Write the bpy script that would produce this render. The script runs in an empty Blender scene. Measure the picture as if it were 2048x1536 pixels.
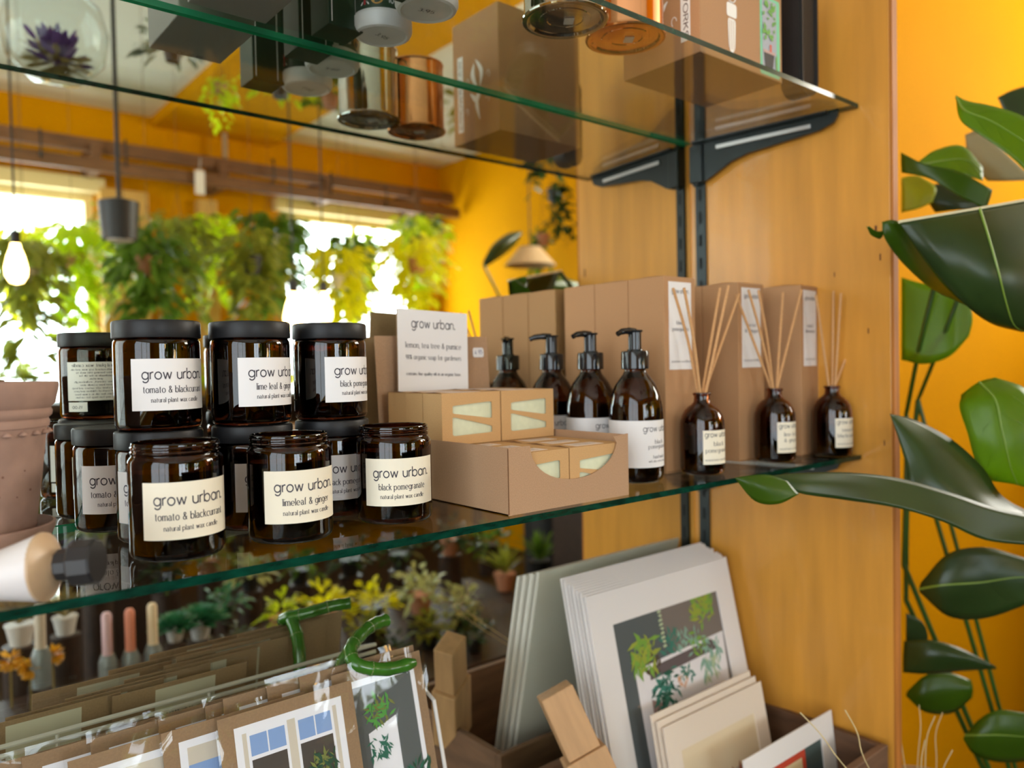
import bpy, bmesh, math, random
from mathutils import Vector, Matrix
PI = math.pi
sc = bpy.context.scene
COL = sc.collection

# ------------------------------------------------------------------ camera, world, lights, exposure
CAM_C = Vector((-1.1375, -0.8674, 0.1484))
CAM_R = Vector((0.76989, -0.63789, -0.01917))
CAM_U = Vector((0.03031, 0.00655, 0.99952))
CAM_F = Vector((0.63746, 0.77010, -0.02437))
FPX = 1561.8                                   # focal length in pixels of the 2048 x 1536 frame
cd = bpy.data.cameras.new('camera')
cd.sensor_fit = 'HORIZONTAL'; cd.sensor_width = 36.0; cd.lens = FPX / 2048 * 36.0
cd.clip_start = 0.02; cd.clip_end = 60
cd.dof.use_dof = True; cd.dof.focus_distance = 0.73; cd.dof.aperture_fstop = 4.0; cd.dof.aperture_blades = 0
cam = bpy.data.objects.new('camera', cd); COL.objects.link(cam)
M3 = Matrix((CAM_R, CAM_U, -CAM_F)).transposed()
cam.matrix_world = Matrix.Translation(CAM_C) @ M3.to_4x4()
sc.camera = cam

def ray(u, v):
    return CAM_F + CAM_R * ((u - 1024) / FPX) - CAM_U * ((v - 768) / FPX)
def at_y(u, v, y):                             # the point of plane y seen at a pixel
    d = ray(u, v); return CAM_C + d * ((y - CAM_C.y) / d.y)
def at_z(u, v, z):
    d = ray(u, v); return CAM_C + d * ((z - CAM_C.z) / d.z)
def at_d(u, v, dep):                           # at a distance along the view axis
    return CAM_C + ray(u, v) * dep
def mir(u, v, Y):                              # real place of something seen in the mirror (mirror is the plane y = 0)
    p = at_y(u, v, Y); return Vector((p.x, -p.y, p.z))

sc.view_settings.view_transform = 'Standard'
sc.view_settings.look = 'None'
sc.view_settings.gamma = 1.0
sc.view_settings.use_curve_mapping = False
sc.view_settings.exposure = 0.0
sc.cycles.max_bounces = 10; sc.cycles.diffuse_bounces = 4; sc.cycles.glossy_bounces = 5
sc.cycles.transmission_bounces = 8; sc.cycles.transparent_max_bounces = 16
sc.cycles.caustics_reflective = True; sc.cycles.caustics_refractive = False
sc.cycles.sample_clamp_indirect = 6.0; sc.cycles.blur_glossy = 0.3

ZF, ZC = -1.25, 1.82                           # floor and ceiling (shelf top is z = 0)
XL, XR, YF = -3.2, 2.63, -4.6                  # left, right and front walls; the mirror wall is y = 0
wd = bpy.data.worlds.new('world'); sc.world = wd; wd.use_nodes = True
bg = wd.node_tree.nodes['Background']
skyn = wd.node_tree.nodes.new('ShaderNodeTexSky'); skyn.sky_type = 'HOSEK_WILKIE'; skyn.turbidity = 6
skyn.sun_direction = (-0.4, -0.5, 0.75)
wd.node_tree.links.new(skyn.outputs[0], bg.inputs[0]); bg.inputs[1].default_value = 1.0

def area(name, loc, rot, sx, sy, power, col):
    l = bpy.data.lights.new(name, 'AREA'); l.shape = 'RECTANGLE'; l.size = sx; l.size_y = sy
    l.energy = power; l.color = col
    o = bpy.data.objects.new(name, l); o.location = loc; o.rotation_euler = rot; COL.objects.link(o)
    return o
# daylight entering through the windows (panels just outside the panes; shop front and side are added fill)
area('daylight_front_window', (-0.85, YF - 0.14, 0.60), (PI/2, 0, 0), 1.75, 1.45, 100, (0.78, 0.90, 1.0))
area('daylight_corner_window', (1.95, YF - 0.14, 0.62), (PI/2, 0, 0), 1.5, 1.40, 100, (0.84, 0.93, 1.0))
area('fill_shop_front', (XL - 0.14, -2.2, 0.45), (0, -PI/2, 0), 2.3, 3.0, 120, (0.84, 0.93, 1.0))  # added fill light behind an unseen window in the left wall
area('fill_side_window', (XR + 0.14, -1.25, 1.15), (0, PI/2, 0), 0.9, 1.4, 105, (1.0, 0.95, 0.85))  # added light behind an unseen window, brightens the back wall's upper part

# ------------------------------------------------------------------ helpers
def lin(*c):
    def f(x):
        x = x / 255.0
        return x / 12.92 if x <= 0.04045 else ((x + 0.055) / 1.055) ** 2.4
    return tuple(f(x) for x in c) + (1.0,)

MATS = {}
def mat(name, col, rough=0.5, metal=0.0, spec=0.5, trans=0.0, ior=1.45, noise=None, coat=0.0, sheen=0.0):
    """principled material; noise = (scale, amount, (sx, sy, sz)) mottles the colour"""
    if name in MATS: return MATS[name]
    m = bpy.data.materials.new(name); m.use_nodes = True
    nt = m.node_tree; b = nt.nodes['Principled BSDF']
    b.inputs['Base Color'].default_value = col
    b.inputs['Roughness'].default_value = rough
    b.inputs['Metallic'].default_value = metal
    b.inputs['Specular IOR Level'].default_value = spec
    b.inputs['Transmission Weight'].default_value = trans
    b.inputs['IOR'].default_value = ior
    b.inputs['Coat Weight'].default_value = coat
    if noise:
        tc = nt.nodes.new('ShaderNodeTexCoord'); mp = nt.nodes.new('ShaderNodeMapping')
        nz = nt.nodes.new('ShaderNodeTexNoise'); nz.inputs['Scale'].default_value = noise[0]; nz.inputs['Detail'].default_value = 5
        mp.inputs['Scale'].default_value = noise[2] if len(noise) > 2 else (1, 1, 1)
        rp = nt.nodes.new('ShaderNodeValToRGB')
        a = noise[1]
        rp.color_ramp.elements[0].position = 0.3; rp.color_ramp.elements[1].position = 0.7
        rp.color_ramp.elements[0].color = tuple(max(0, x * (1 - a)) for x in col[:3]) + (1,)
        rp.color_ramp.elements[1].color = tuple(min(1, x * (1 + a)) for x in col[:3]) + (1,)
        nt.links.new(tc.outputs['Object'], mp.inputs[0]); nt.links.new(mp.outputs[0], nz.inputs['Vector'])
        nt.links.new(nz.outputs['Fac'], rp.inputs[0]); nt.links.new(rp.outputs[0], b.inputs['Base Color'])
    MATS[name] = m
    return m

def leaf_mat(name, col, trans=0.35, rough=0.35, tcol=None, noise=None):
    if name in MATS: return MATS[name]
    m = mat(name, col, rough, noise=noise)
    nt = m.node_tree; b = nt.nodes['Principled BSDF']; out = nt.nodes['Material Output']
    t = nt.nodes.new('ShaderNodeBsdfTranslucent'); mx = nt.nodes.new('ShaderNodeMixShader')
    t.inputs[0].default_value = tcol or tuple(min(1, x * 1.9) for x in col[:3]) + (1,)
    mx.inputs[0].default_value = trans
    nt.links.new(b.outputs[0], mx.inputs[1]); nt.links.new(t.outputs[0], mx.inputs[2]); nt.links.new(mx.outputs[0], out.inputs[0])
    return m

def film_mat(name, tint, gloss=0.08, rough=0.02, ior=1.5):
    """a thin clear sheet: tinted see-through plus a fresnel reflection"""
    if name in MATS: return MATS[name]
    m = bpy.data.materials.new(name); m.use_nodes = True
    nt = m.node_tree; nt.nodes.remove(nt.nodes['Principled BSDF']); out = nt.nodes['Material Output']
    t = nt.nodes.new('ShaderNodeBsdfTransparent'); t.inputs[0].default_value = tint
    g = nt.nodes.new('ShaderNodeBsdfGlossy'); g.inputs['Roughness'].default_value = rough
    fr = nt.nodes.new('ShaderNodeFresnel'); ge = nt.nodes.new('ShaderNodeNewGeometry'); io = nt.nodes.new('ShaderNodeMix')
    io.inputs[2].default_value = ior; io.inputs[3].default_value = 1.0 / ior      # the same reflectance from both faces of the sheet
    nt.links.new(ge.outputs['Backfacing'], io.inputs[0]); nt.links.new(io.outputs[0], fr.inputs[0])
    mx = nt.nodes.new('ShaderNodeMixShader')
    nt.links.new(fr.outputs[0], mx.inputs[0]); nt.links.new(t.outputs[0], mx.inputs[1]); nt.links.new(g.outputs[0], mx.inputs[2])
    nt.links.new(mx.outputs[0], out.inputs[0])
    MATS[name] = m
    return m

def emis(name, col, s):
    if name in MATS: return MATS[name]
    m = bpy.data.materials.new(name); m.use_nodes = True
    b = m.node_tree.nodes['Principled BSDF']
    b.inputs['Base Color'].default_value = col; b.inputs['Emission Color'].default_value = col; b.inputs['Emission Strength'].default_value = s
    MATS[name] = m
    return m

class G:
    """collects geometry for one mesh object"""
    def __init__(s): s.v = []; s.f = []; s.m = []
    def add(s, v, f, mi=0):
        o = len(s.v); s.v += [tuple(p) for p in v]; s.f += [tuple(i + o for i in q) for q in f]; s.m += [mi] * len(f); return s
    def xf(s, M):
        s.v = [tuple(M @ Vector(p)) for p in s.v]; return s
    def obj(s, name, m, parent=None, smooth=False, loc=None, rz=0.0, ang=0.7):
        me = bpy.data.meshes.new(name); me.from_pydata(s.v, [], s.f)
        ms = m if isinstance(m, (list, tuple)) else [m]
        for x in ms: me.materials.append(x)
        if len(ms) > 1: me.polygons.foreach_set('material_index', s.m)
        me.validate(); me.update()
        if smooth:
            me.polygons.foreach_set('use_smooth', [True] * len(me.polygons))
            if ang: me.set_sharp_from_angle(angle=ang)
        o = bpy.data.objects.new(name, me); COL.objects.link(o)
        if parent is not None: o.parent = parent
        if loc is not None: o.location = loc
        o.rotation_euler[2] = rz
        return o
    # ---- shapes
    def box(s, x0, x1, y0, y1, z0, z1, mi=0, bev=0.0, M=None):
        if bev <= 0:
            v = [(x, y, z) for z in (z0, z1) for y in (y0, y1) for x in (x0, x1)]
            f = [(0, 2, 3, 1), (4, 5, 7, 6), (0, 1, 5, 4), (2, 6, 7, 3), (0, 4, 6, 2), (1, 3, 7, 5)]
        else:
            bm = bmesh.new(); bmesh.ops.create_cube(bm, size=1)
            for q in bm.verts: q.co = Vector(((x0+x1)/2 + q.co.x*(x1-x0), (y0+y1)/2 + q.co.y*(y1-y0), (z0+z1)/2 + q.co.z*(z1-z0)))
            bmesh.ops.bevel(bm, geom=bm.edges[:], offset=bev, segments=2, profile=0.5, affect='EDGES')
            bm.verts.index_update()
            v = [tuple(q.co) for q in bm.verts]; f = [tuple(q.index for q in p.verts) for p in bm.faces]; bm.free()
        if M is not None: v = [tuple(M @ Vector(p)) for p in v]
        return s.add(v, f, mi)
    def lathe(s, prof, n=40, mi=0, M=None, a0=0.0, a1=2*PI):
        full = abs(a1 - a0 - 2*PI) < 1e-6
        v = []; f = []; rows = []
        for r, z in prof:
            if r < 1e-7: rows.append([len(v)]); v.append((0, 0, z))
            else:
                k = n if full else n + 1
                rows.append(list(range(len(v), len(v) + k)))
                v += [(r*math.cos(a0+(a1-a0)*i/n), r*math.sin(a0+(a1-a0)*i/n), z) for i in range(k)]
        for A, B in zip(rows, rows[1:]):
            for i in range(n):
                j = (i+1) % n if full else i+1
                if len(A) == 1 and len(B) == 1: continue
                if len(A) == 1: f.append((A[0], B[j], B[i]))
                elif len(B) == 1: f.append((A[i], A[j], B[0]))
                else: f.append((A[i], A[j], B[j], B[i]))
        if M is not None: v = [tuple(M @ Vector(p)) for p in v]
        return s.add(v, f, mi)
    def tube(s, pts, rad, n=10, mi=0, cap=True):
        pts = [Vector(p) for p in pts]; N = len(pts)
        rad = rad if isinstance(rad, (list, tuple)) else [rad]*N
        v = []; f = []; up = None
        for i, p in enumerate(pts):
            t = (pts[min(i+1, N-1)] - pts[max(i-1, 0)]).normalized()
            if up is None:
                up = Vector((0, 0, 1)) if abs(t.z) < 0.9 else Vector((1, 0, 0))
            up = (up - t*up.dot(t)).normalized(); b = t.cross(up)
            v += [tuple(p + (up*math.cos(2*PI*k/n) + b*math.sin(2*PI*k/n))*rad[i]) for k in range(n)]
        for i in range(N-1):
            for k in range(n):
                f.append((i*n+k, i*n+(k+1) % n, (i+1)*n+(k+1) % n, (i+1)*n+k))
        if cap:
            f.append(tuple(range(n-1, -1, -1))); f.append(tuple((N-1)*n+k for k in range(n)))
        return s.add(v, f, mi)
    def plate(s, outer, holes=(), th=0.001, mi=0, M=None):
        """flat plate in the local XZ plane (front faces -y), with holes, th thick towards +y"""
        bm = bmesh.new()
        for loop in [outer] + list(holes):
            vs = [bm.verts.new((x, 0, z)) for x, z in loop]
            for a, b in zip(vs, vs[1:] + vs[:1]): bm.edges.new((a, b))
        bmesh.ops.triangle_fill(bm, use_beauty=True, use_dissolve=False, edges=bm.edges[:], normal=(0, -1, 0))
        bmesh.ops.recalc_face_normals(bm, faces=bm.faces[:])
        fr = bm.faces[:]
        if fr and fr[0].normal.y > 0: bmesh.ops.reverse_faces(bm, faces=fr)
        if th > 0:
            r = bmesh.ops.extrude_face_region(bm, geom=bm.faces[:])
            for q in [g for g in r['geom'] if isinstance(g, bmesh.types.BMVert)]: q.co.y += th
            bmesh.ops.recalc_face_normals(bm, faces=bm.faces[:])
        bm.verts.index_update()
        v = [tuple(q.co) for q in bm.verts]; f = [tuple(q.index for q in p.verts) for p in bm.faces]; bm.free()
        if M is not None: v = [tuple(M @ Vector(p)) for p in v]
        return s.add(v, f, mi)
    def poly(s, pts, y, mi=0, M=None):
        v = [(x, y, z) for x, z in pts]
        if M is not None: v = [tuple(M @ Vector(p)) for p in v]
        return s.add(v, [tuple(range(len(v)))], mi)

def thing(name, label, cat, loc=(0, 0, 0), rz=0.0, group=None):
    o = bpy.data.objects.new(name, None); o.empty_display_size = 0.02; COL.objects.link(o)
    o.location = loc; o.rotation_euler = (0, 0, rz); o['label'] = label; o['category'] = cat
    if group: o['group'] = group
    return o
def tag(o, label, cat, group=None, kind=None):
    o['label'] = label; o['category'] = cat
    if group: o['group'] = group
    if kind: o['kind'] = kind
    return o
def struct(o): o['kind'] = 'structure'; return o
def kids(o): return [c for c in bpy.data.objects if c.parent is o]
def dup(root, loc, rz, label, group=None):
    r = root.copy(); COL.objects.link(r); r.location = loc; r.rotation_euler = (0, 0, rz); r['label'] = label
    if group: r['group'] = group
    for ch in kids(root):
        c = ch.copy(); COL.objects.link(c); c.parent = r
        for g in kids(ch):
            d = g.copy(); COL.objects.link(d); d.parent = c
    return r
def rect(x0, x1, z0, z1): return [(x0, z0), (x1, z0), (x1, z1), (x0, z1)]
def rrect(x0, x1, z0, z1, r, n=4):
    o = []
    for cx, cz, a in ((x1-r, z0+r, -90), (x1-r, z1-r, 0), (x0+r, z1-r, 90), (x0+r, z0+r, 180)):
        for k in range(n+1):
            t = math.radians(a + 90*k/n); o.append((cx + r*math.cos(t), cz + r*math.sin(t)))
    return o
def smooth_poly(P, r=0.15, n=3):
    """round the corners of a polygon"""
    o = []; N = len(P)
    for i in range(N):
        a, b, c = Vector(P[i-1]), Vector(P[i]), Vector(P[(i+1) % N])
        p, q = b + (a-b)*r, b + (c-b)*r
        for k in range(n+1):
            t = k/n; o.append(tuple((p*(1-t)+b*t)*(1-t) + (b*(1-t)+q*t)*t))
    return o
def spline(P, n=6):
    P = [Vector(p) for p in P]; Q = [P[0]*2-P[1]] + P + [P[-1]*2-P[-2]]; o = []
    for i in range(1, len(Q)-2):
        for k in range(n):
            t = k/n; a, b, c, d = Q[i-1:i+3]
            o.append(0.5*((2*b) + (c-a)*t + (2*a-5*b+4*c-d)*t*t + (3*b-a-3*c+d)*t**3))
    o.append(P[-1]); return o

# ------------------------------------------------------------------ lettering, drawn as pen strokes
def arc(cx, cy, rx, ry, a0, a1, n=14):
    return [(cx + rx*math.cos(math.radians(a0+(a1-a0)*i/n)), cy + ry*math.sin(math.radians(a0+(a1-a0)*i/n))) for i in range(n+1)]
def bowl(cx=0.5): return arc(cx, 0.5, 0.5, 0.5, 0, 360, 24)
def arch(x0, x1): w = (x1-x0)/2; return [(x0, 0), (x0, 1)], arc(x0+w, 1-w, w, w, 180, 0, 12) + [(x1, 0)]
GL = {
 'a': (1.0, [bowl(), [(1, 1), (1, 0)]]), 'b': (1.0, [bowl(), [(0, 1.55), (0, 0)]]),
 'c': (0.85, [arc(0.5, 0.5, 0.5, 0.5, 48, 312, 18)]), 'd': (1.0, [bowl(), [(1, 1.55), (1, 0)]]),
 'e': (1.0, [[(0, 0.5), (1, 0.5)], arc(0.5, 0.5, 0.5, 0.5, 0, 312, 20)]),
 'f': (0.45, [arc(0.42, 1.32, 0.22, 0.24, 70, 180, 8) + [(0.2, 0)], [(-0.02, 1), (0.46, 1)]]),
 'g': (1.0, [bowl(), [(1, 1), (1, 0)] + arc(0.52, -0.02, 0.48, 0.45, 0, -150, 14)]),
 'h': (0.8, [[(0, 1.55), (0, 0)], arch(0, 0.8)[1]]), 'i': (0.0, [[(0, 1), (0, 0)], [(-0.001, 1.32), (0.001, 1.45)]]),
 'k': (0.75, [[(0, 1.55), (0, 0)], [(0.68, 1), (0.03, 0.45)], [(0.25, 0.63), (0.75, 0)]]),
 'l': (0.0, [[(0, 1.55), (0, 0)]]), 'm': (1.4, [[(0, 1), (0, 0)], arch(0, 0.7)[1], arch(0.7, 1.4)[1]]),
 'n': (0.8, [[(0, 1), (0, 0)], arch(0, 0.8)[1]]), 'o': (1.0, [bowl()]),
 'p': (1.0, [bowl(), [(0, 1), (0, -0.5)]]), 'q': (1.0, [bowl(), [(1, 1), (1, -0.5)]]),
 'r': (0.42, [[(0, 1), (0, 0)], arc(0.4, 0.6, 0.4, 0.4, 180, 75, 8)]),
 's': (0.6, [arc(0.3, 0.74, 0.27, 0.26, 50, 260, 12) + arc(0.3, 0.25, 0.3, 0.25, 85, -140, 12)]),
 't': (0.5, [[(0.2, 1.35), (0.2, 0.2)] + arc(0.4, 0.2, 0.2, 0.2, 180, 290, 6), [(-0.02, 1), (0.45, 1)]]),
 'u': (0.8, [[(0, 1)] + arc(0.4, 0.4, 0.4, 0.4, 180, 360, 12) + [(0.8, 1)], [(0.8, 0.5), (0.8, 0)]]),
 'v': (0.8, [[(0, 1), (0.4, 0)], [(0.4, 0), (0.8, 1)]]),
 'w': (1.3, [[(0, 1), (0.33, 0)], [(0.33, 0), (0.65, 0.95)], [(0.65, 0.95), (0.97, 0)], [(0.97, 0), (1.3, 1)]]),
 'x': (0.75, [[(0, 1), (0.75, 0)], [(0.75, 1), (0, 0)]]), 'y': (0.8, [[(0, 1), (0.42, 0)], [(0.8, 1), (0.22, -0.48)]]),
 '&': (1.15, [[(1.1, 0), (0.3, 1.05)] + arc(0.52, 1.2, 0.26, 0.26, 200, -30, 10) + [(0.2, 0.62)] + arc(0.45, 0.33, 0.4, 0.34, 140, 320, 10) + [(1.05, 0.7)]]),
 ',': (0.05, [[(0.03, 0.06), (-0.04, -0.28)]]), '.': (0.12, [[(0.0, -0.02), (0.0, 0.2)], [(0.08, -0.02), (0.08, 0.2)]]), ' ': (0.38, []),
 '0': (0.8, [arc(0.4, 0.7, 0.4, 0.7, 0, 360, 22)]), '1': (0.35, [[(0, 1.15), (0.3, 1.4), (0.3, 0)]]),
 '3': (0.7, [arc(0.33, 1.05, 0.3, 0.33, 140, -90, 12), arc(0.33, 0.36, 0.36, 0.36, 90, -140, 12)]),
 '4': (0.8, [[(0.5, 0.05), (0.55, 1.4), (0, 0.45), (0.8, 0.45)]]),
 '5': (0.7, [[(0.65, 1.4), (0.12, 1.4), (0.05, 0.75)] + arc(0.32, 0.45, 0.38, 0.42, 120, -140, 14)]),
 '8': (0.72, [arc(0.36, 1.05, 0.28, 0.33, 0, 360, 18), arc(0.36, 0.36, 0.36, 0.36, 0, 360, 18)]),
 '9': (0.72, [arc(0.36, 0.98, 0.36, 0.4, 0, 360, 20), [(0.72, 0.98), (0.45, 0)]]),
 '%': (1.1, [arc(0.25, 1.05, 0.22, 0.28, 0, 360, 14), arc(0.85, 0.3, 0.22, 0.28, 0, 360, 14), [(0.9, 1.4), (0.2, 0)]]),
 'E': (0.75, [[(0.75, 1.4), (0, 1.4), (0, 0), (0.75, 0)], [(0, 0.72), (0.65, 0.72)]]),
 'R': (0.85, [[(0, 0), (0, 1.4), (0.4, 1.4)] + arc(0.42, 1.04, 0.36, 0.36, 90, -90, 10) + [(0, 0.68)], [(0.38, 0.68), (0.82, 0)]]),
 'W': (1.5, [[(0, 1.4), (0.38, 0)], [(0.38, 0), (0.75, 1.3)], [(0.75, 1.3), (1.12, 0)], [(1.12, 0), (1.5, 1.4)]]),
 'O': (1.2, [arc(0.6, 0.7, 0.6, 0.7, 0, 360, 24)]), 'K': (0.85, [[(0, 1.4), (0, 0)], [(0.8, 1.4), (0.05, 0.6)], [(0.3, 0.85), (0.85, 0)]]),
 'S': (0.75, [arc(0.37, 1.04, 0.33, 0.35, 40, 260, 12) + arc(0.37, 0.35, 0.37, 0.35, 85, -145, 12)]),
 'A': (1.05, [[(0, 0), (0.52, 1.4)], [(0.52, 1.4), (1.05, 0)], [(0.2, 0.48), (0.85, 0.48)]]),
 'T': (0.9, [[(0, 1.4), (0.9, 1.4)], [(0.45, 1.4), (0.45, 0)]]), 'L': (0.65, [[(0, 1.4), (0, 0), (0.65, 0)]]),
 'H': (0.95, [[(0, 1.4), (0, 0)], [(0.95, 1.4), (0.95, 0)], [(0, 0.72), (0.95, 0.72)]]),
 'Y': (0.9, [[(0, 1.4), (0.45, 0.65), (0.45, 0)], [(0.9, 1.4), (0.45, 0.65)]]),
 'U': (0.9, [[(0, 1.4)] + arc(0.45, 0.45, 0.45, 0.45, 180, 360, 12) + [(0.9, 1.4)]]),
 'C': (1.0, [arc(0.6, 0.7, 0.6, 0.7, 48, 312, 18)]),
}
SER = {'b': [(0, 1.55, -1)], 'd': [(1, 1.55, -1), (1, 0, 1)], 'h': [(0, 1.55, -1), (0, 0, 0), (0.8, 0, 0)], 'i': [(0, 1, -1), (0, 0, 0)],
       'k': [(0, 1.55, -1), (0, 0, 0), (0.75, 0, 0), (0.62, 1, 0)], 'l': [(0, 1.55, -1), (0, 0, 0)], 'm': [(0, 1, -1), (0, 0, 0), (0.7, 0, 0), (1.4, 0, 0)],
       'n': [(0, 1, -1), (0, 0, 0), (0.8, 0, 0)], 'p': [(0, 1, -1), (0, -0.5, 0)], 'r': [(0, 1, -1), (0, 0, 0)], 'f': [(0.2, 0, 0)],
       'u': [(0, 1, -1), (0.8, 1, -1), (0.8, 0, 1)], 'w': [(0, 1, 0), (1.3, 1, 0)], 'x': [(0, 1, 0), (0.75, 1, 0), (0, 0, 0), (0.75, 0, 0)],
       'q': [(1, -0.5, 0)], 'a': [(0.85, 0, 1)], 'v': [(0, 1, 0), (0.8, 1, 0)], 'y': [(0, 1, 0), (0.8, 1, 0)]}
SERIF_A = (0.8, [[(0.1, 0.82)] + arc(0.4, 0.66, 0.34, 0.34, 130, 0, 10) + [(0.74, 0.1), (0.84, 0.02)], arc(0.36, 0.28, 0.34, 0.28, 60, 330, 16) + [(0.74, 0.3)]])
def text_strokes(txt, serif, gap):
    out = []; x = 0.0
    for ch in txt:
        adv, st = SERIF_A if (serif and ch == 'a') else GL.get(ch, (0.5, []))
        kx = 0.86 if serif else 1.0
        for s in st: out.append(('s', [(x + px*kx, py) for px, py in s]))
        if serif:
            for sx, sy, side in SER.get(ch, []):
                out.append(('b', (x + sx*kx, sy, side)))
        x += adv*kx + gap
    return out, x - gap
def text_geom(g, txt, width, cx, z, fmap, serif=False, height=None, wt=None, gap=None, mi=0):
    """pen-stroke lettering; cx, z = centre of the line's x-height foot; fmap(u, v) -> 3D point on the surface"""
    gap = (0.34 if serif else 0.30) if gap is None else gap
    st, W = text_strokes(txt, serif, gap)
    k = width / W; kz = k if height is None else height
    thick = (0.17 if serif else 0.17) if wt is None else wt
    thin = thick*0.42 if serif else thick
    def ribbon(P, ws):
        n = len(P); v = []; f = []
        closed = n > 3 and abs(P[0][0]-P[-1][0]) + abs(P[0][1]-P[-1][1]) < 1e-6
        for i in range(n):
            a = P[i-1] if i > 0 else (P[-2] if closed else P[0]); b = P[i+1] if i < n-1 else (P[1] if closed else P[-1])
            tx, ty = b[0]-a[0], b[1]-a[1]; L = math.hypot(tx, ty) or 1.0; tx /= L; ty /= L
            w = ws(tx, ty)/2
            for sg in (1, -1):
                v.append(fmap(cx - width/2 + (P[i][0] - ty*w*sg)*k, z + (P[i][1] + tx*w*sg)*kz))
        for i in range(n-1): f.append((2*i, 2*i+1, 2*i+3, 2*i+2))
        g.add(v, f, mi)
    for kind, s in st:
        if kind == 's':
            ribbon(s, lambda tx, ty: thin + (thick-thin)*abs(ty)**1.3)
        else:
            x, y, side = s
            a, b = (x-0.24, x+0.02) if side == -1 else (x-0.02, x+0.22) if side == 1 else (x-0.2, x+0.2)
            yy = y - 0.03 if y > 0.2 else y + 0.03
            ribbon([(a, yy - (0.06 if side == -1 else 0)), (b, yy)], lambda tx, ty: 0.075)
    return g
def cyl_map(r, phi0, eps=0.0003):
    """u runs round the cylinder to the right as seen from outside; phi is measured from -y towards +x"""
    R = r + eps
    return lambda u, v: (R*math.sin(phi0 + u/r), -R*math.cos(phi0 + u/r), v)
def flat_map(x0=0.0, y=-0.0003): return lambda u, v: (x0 + u, y, v)
def cyl_label(g, r, phi0, w, z0, z1, eps=0.00012, n=24, mi=0):
    F = cyl_map(r, phi0, eps); v = []; f = []
    for i in range(n+1):
        u = -w/2 + w*i/n; v += [F(u, z0), F(u, z1)]
    for i in range(n): f.append((2*i, 2*i+2, 2*i+3, 2*i+1))
    return g.add(v, f, mi)

# ------------------------------------------------------------------ materials
KRAFT = mat('kraft_card', lin(176, 140, 108), 0.75, noise=(900, 0.12), spec=0.2)
KRAFT2 = mat('kraft_box_card', lin(182, 138, 98), 0.75, noise=(700, 0.07), spec=0.2)
KRAFT3 = mat('kraft_soap_card', lin(198, 156, 106), 0.75, noise=(900, 0.08), spec=0.2)
KRAFTD = mat('grey_brown_card', lin(150, 122, 92), 0.7, noise=(500, 0.08), spec=0.3)
PAPER = mat('white_paper', lin(232, 228, 226), 0.6, spec=0.3)
CREAM = mat('cream_paper', lin(236, 226, 204), 0.55, spec=0.3)
INK = mat('grey_ink', lin(66, 62, 70), 0.6)
INKL = mat('light_grey_ink', lin(105, 102, 108), 0.6)
AMBER = mat('amber_glass', (0.075, 0.017, 0.004, 1), 0.02, trans=1.0, ior=1.5)
AMBERB = mat('amber_bottle_glass', (0.22, 0.062, 0.013, 1), 0.02, trans=1.0, ior=1.5)
LIQ = mat('dark_soap_liquid', (0.065, 0.020, 0.006, 1), 0.2)
WAX = mat('candle_wax', lin(226, 208, 170), 0.5)
WICK = mat('cotton_wick', lin(220, 210, 190), 0.9)
LIDM = mat('matt_black_lid', (0.009, 0.009, 0.010, 1), 0.45, spec=0.4)
BLACK = mat('glossy_black_plastic', (0.010, 0.012, 0.014, 1), 0.12, spec=0.6)
WOOD = mat('honey_wood', lin(206, 143, 55), 0.32, spec=0.5, noise=(5.0, 0.13, (7, 7, 0.7)), coat=0.25)
WOODE = mat('dark_wood_edge', lin(170, 104, 34), 0.75, noise=(6, 0.25, (8, 8, 0.5)))
DARKW = mat('dark_stained_wood', lin(50, 34, 25), 0.55, noise=(8, 0.3, (1, 6, 6)))
RAILW = mat('brown_rail_wood', lin(112, 76, 46), 0.6, noise=(6, 0.25, (1, 6, 6)))
YELLOW = mat('yellow_wall_paint', lin(210, 144, 0), 0.8, spec=0.05, noise=(2.0, 0.04))
CEILM = mat('ceiling_paint', lin(226, 218, 204), 0.8)
CREAMW = mat('cream_window_paint', lin(236, 214, 160), 0.6)
FLOORM = mat('dark_floor_boards', lin(52, 40, 30), 0.5, noise=(4, 0.3, (1, 10, 1)))
MIRROR = mat('mirror_silver', (0.86, 0.885, 0.80, 1), 0.0, metal=1.0)
IRON = mat('black_iron', (0.018, 0.026, 0.026, 1), 0.35, metal=0.3)
ALU = mat('brushed_aluminium', (0.55, 0.56, 0.56, 1), 0.35, metal=0.9)
SHELF = film_mat('shelf_glass', (0.95, 0.975, 0.96, 1))
SHELFE = mat('green_glass_edge', lin(3, 50, 37), 0.15, spec=0.5, noise=(60, 0.55, (1, 1, 3)))
SHELF_GLOW = mat('painted_glow_glass_edge', lin(38, 140, 96), 0.2, spec=0.6, noise=(20, 0.25))  # bright green paints in the light glowing out of the back edge
PANE = film_mat('window_glass', (0.97, 0.98, 0.98, 1))
CELLO = film_mat('cellophane', (0.985, 0.985, 0.985, 1), ior=1.5, rough=0.04)

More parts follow.
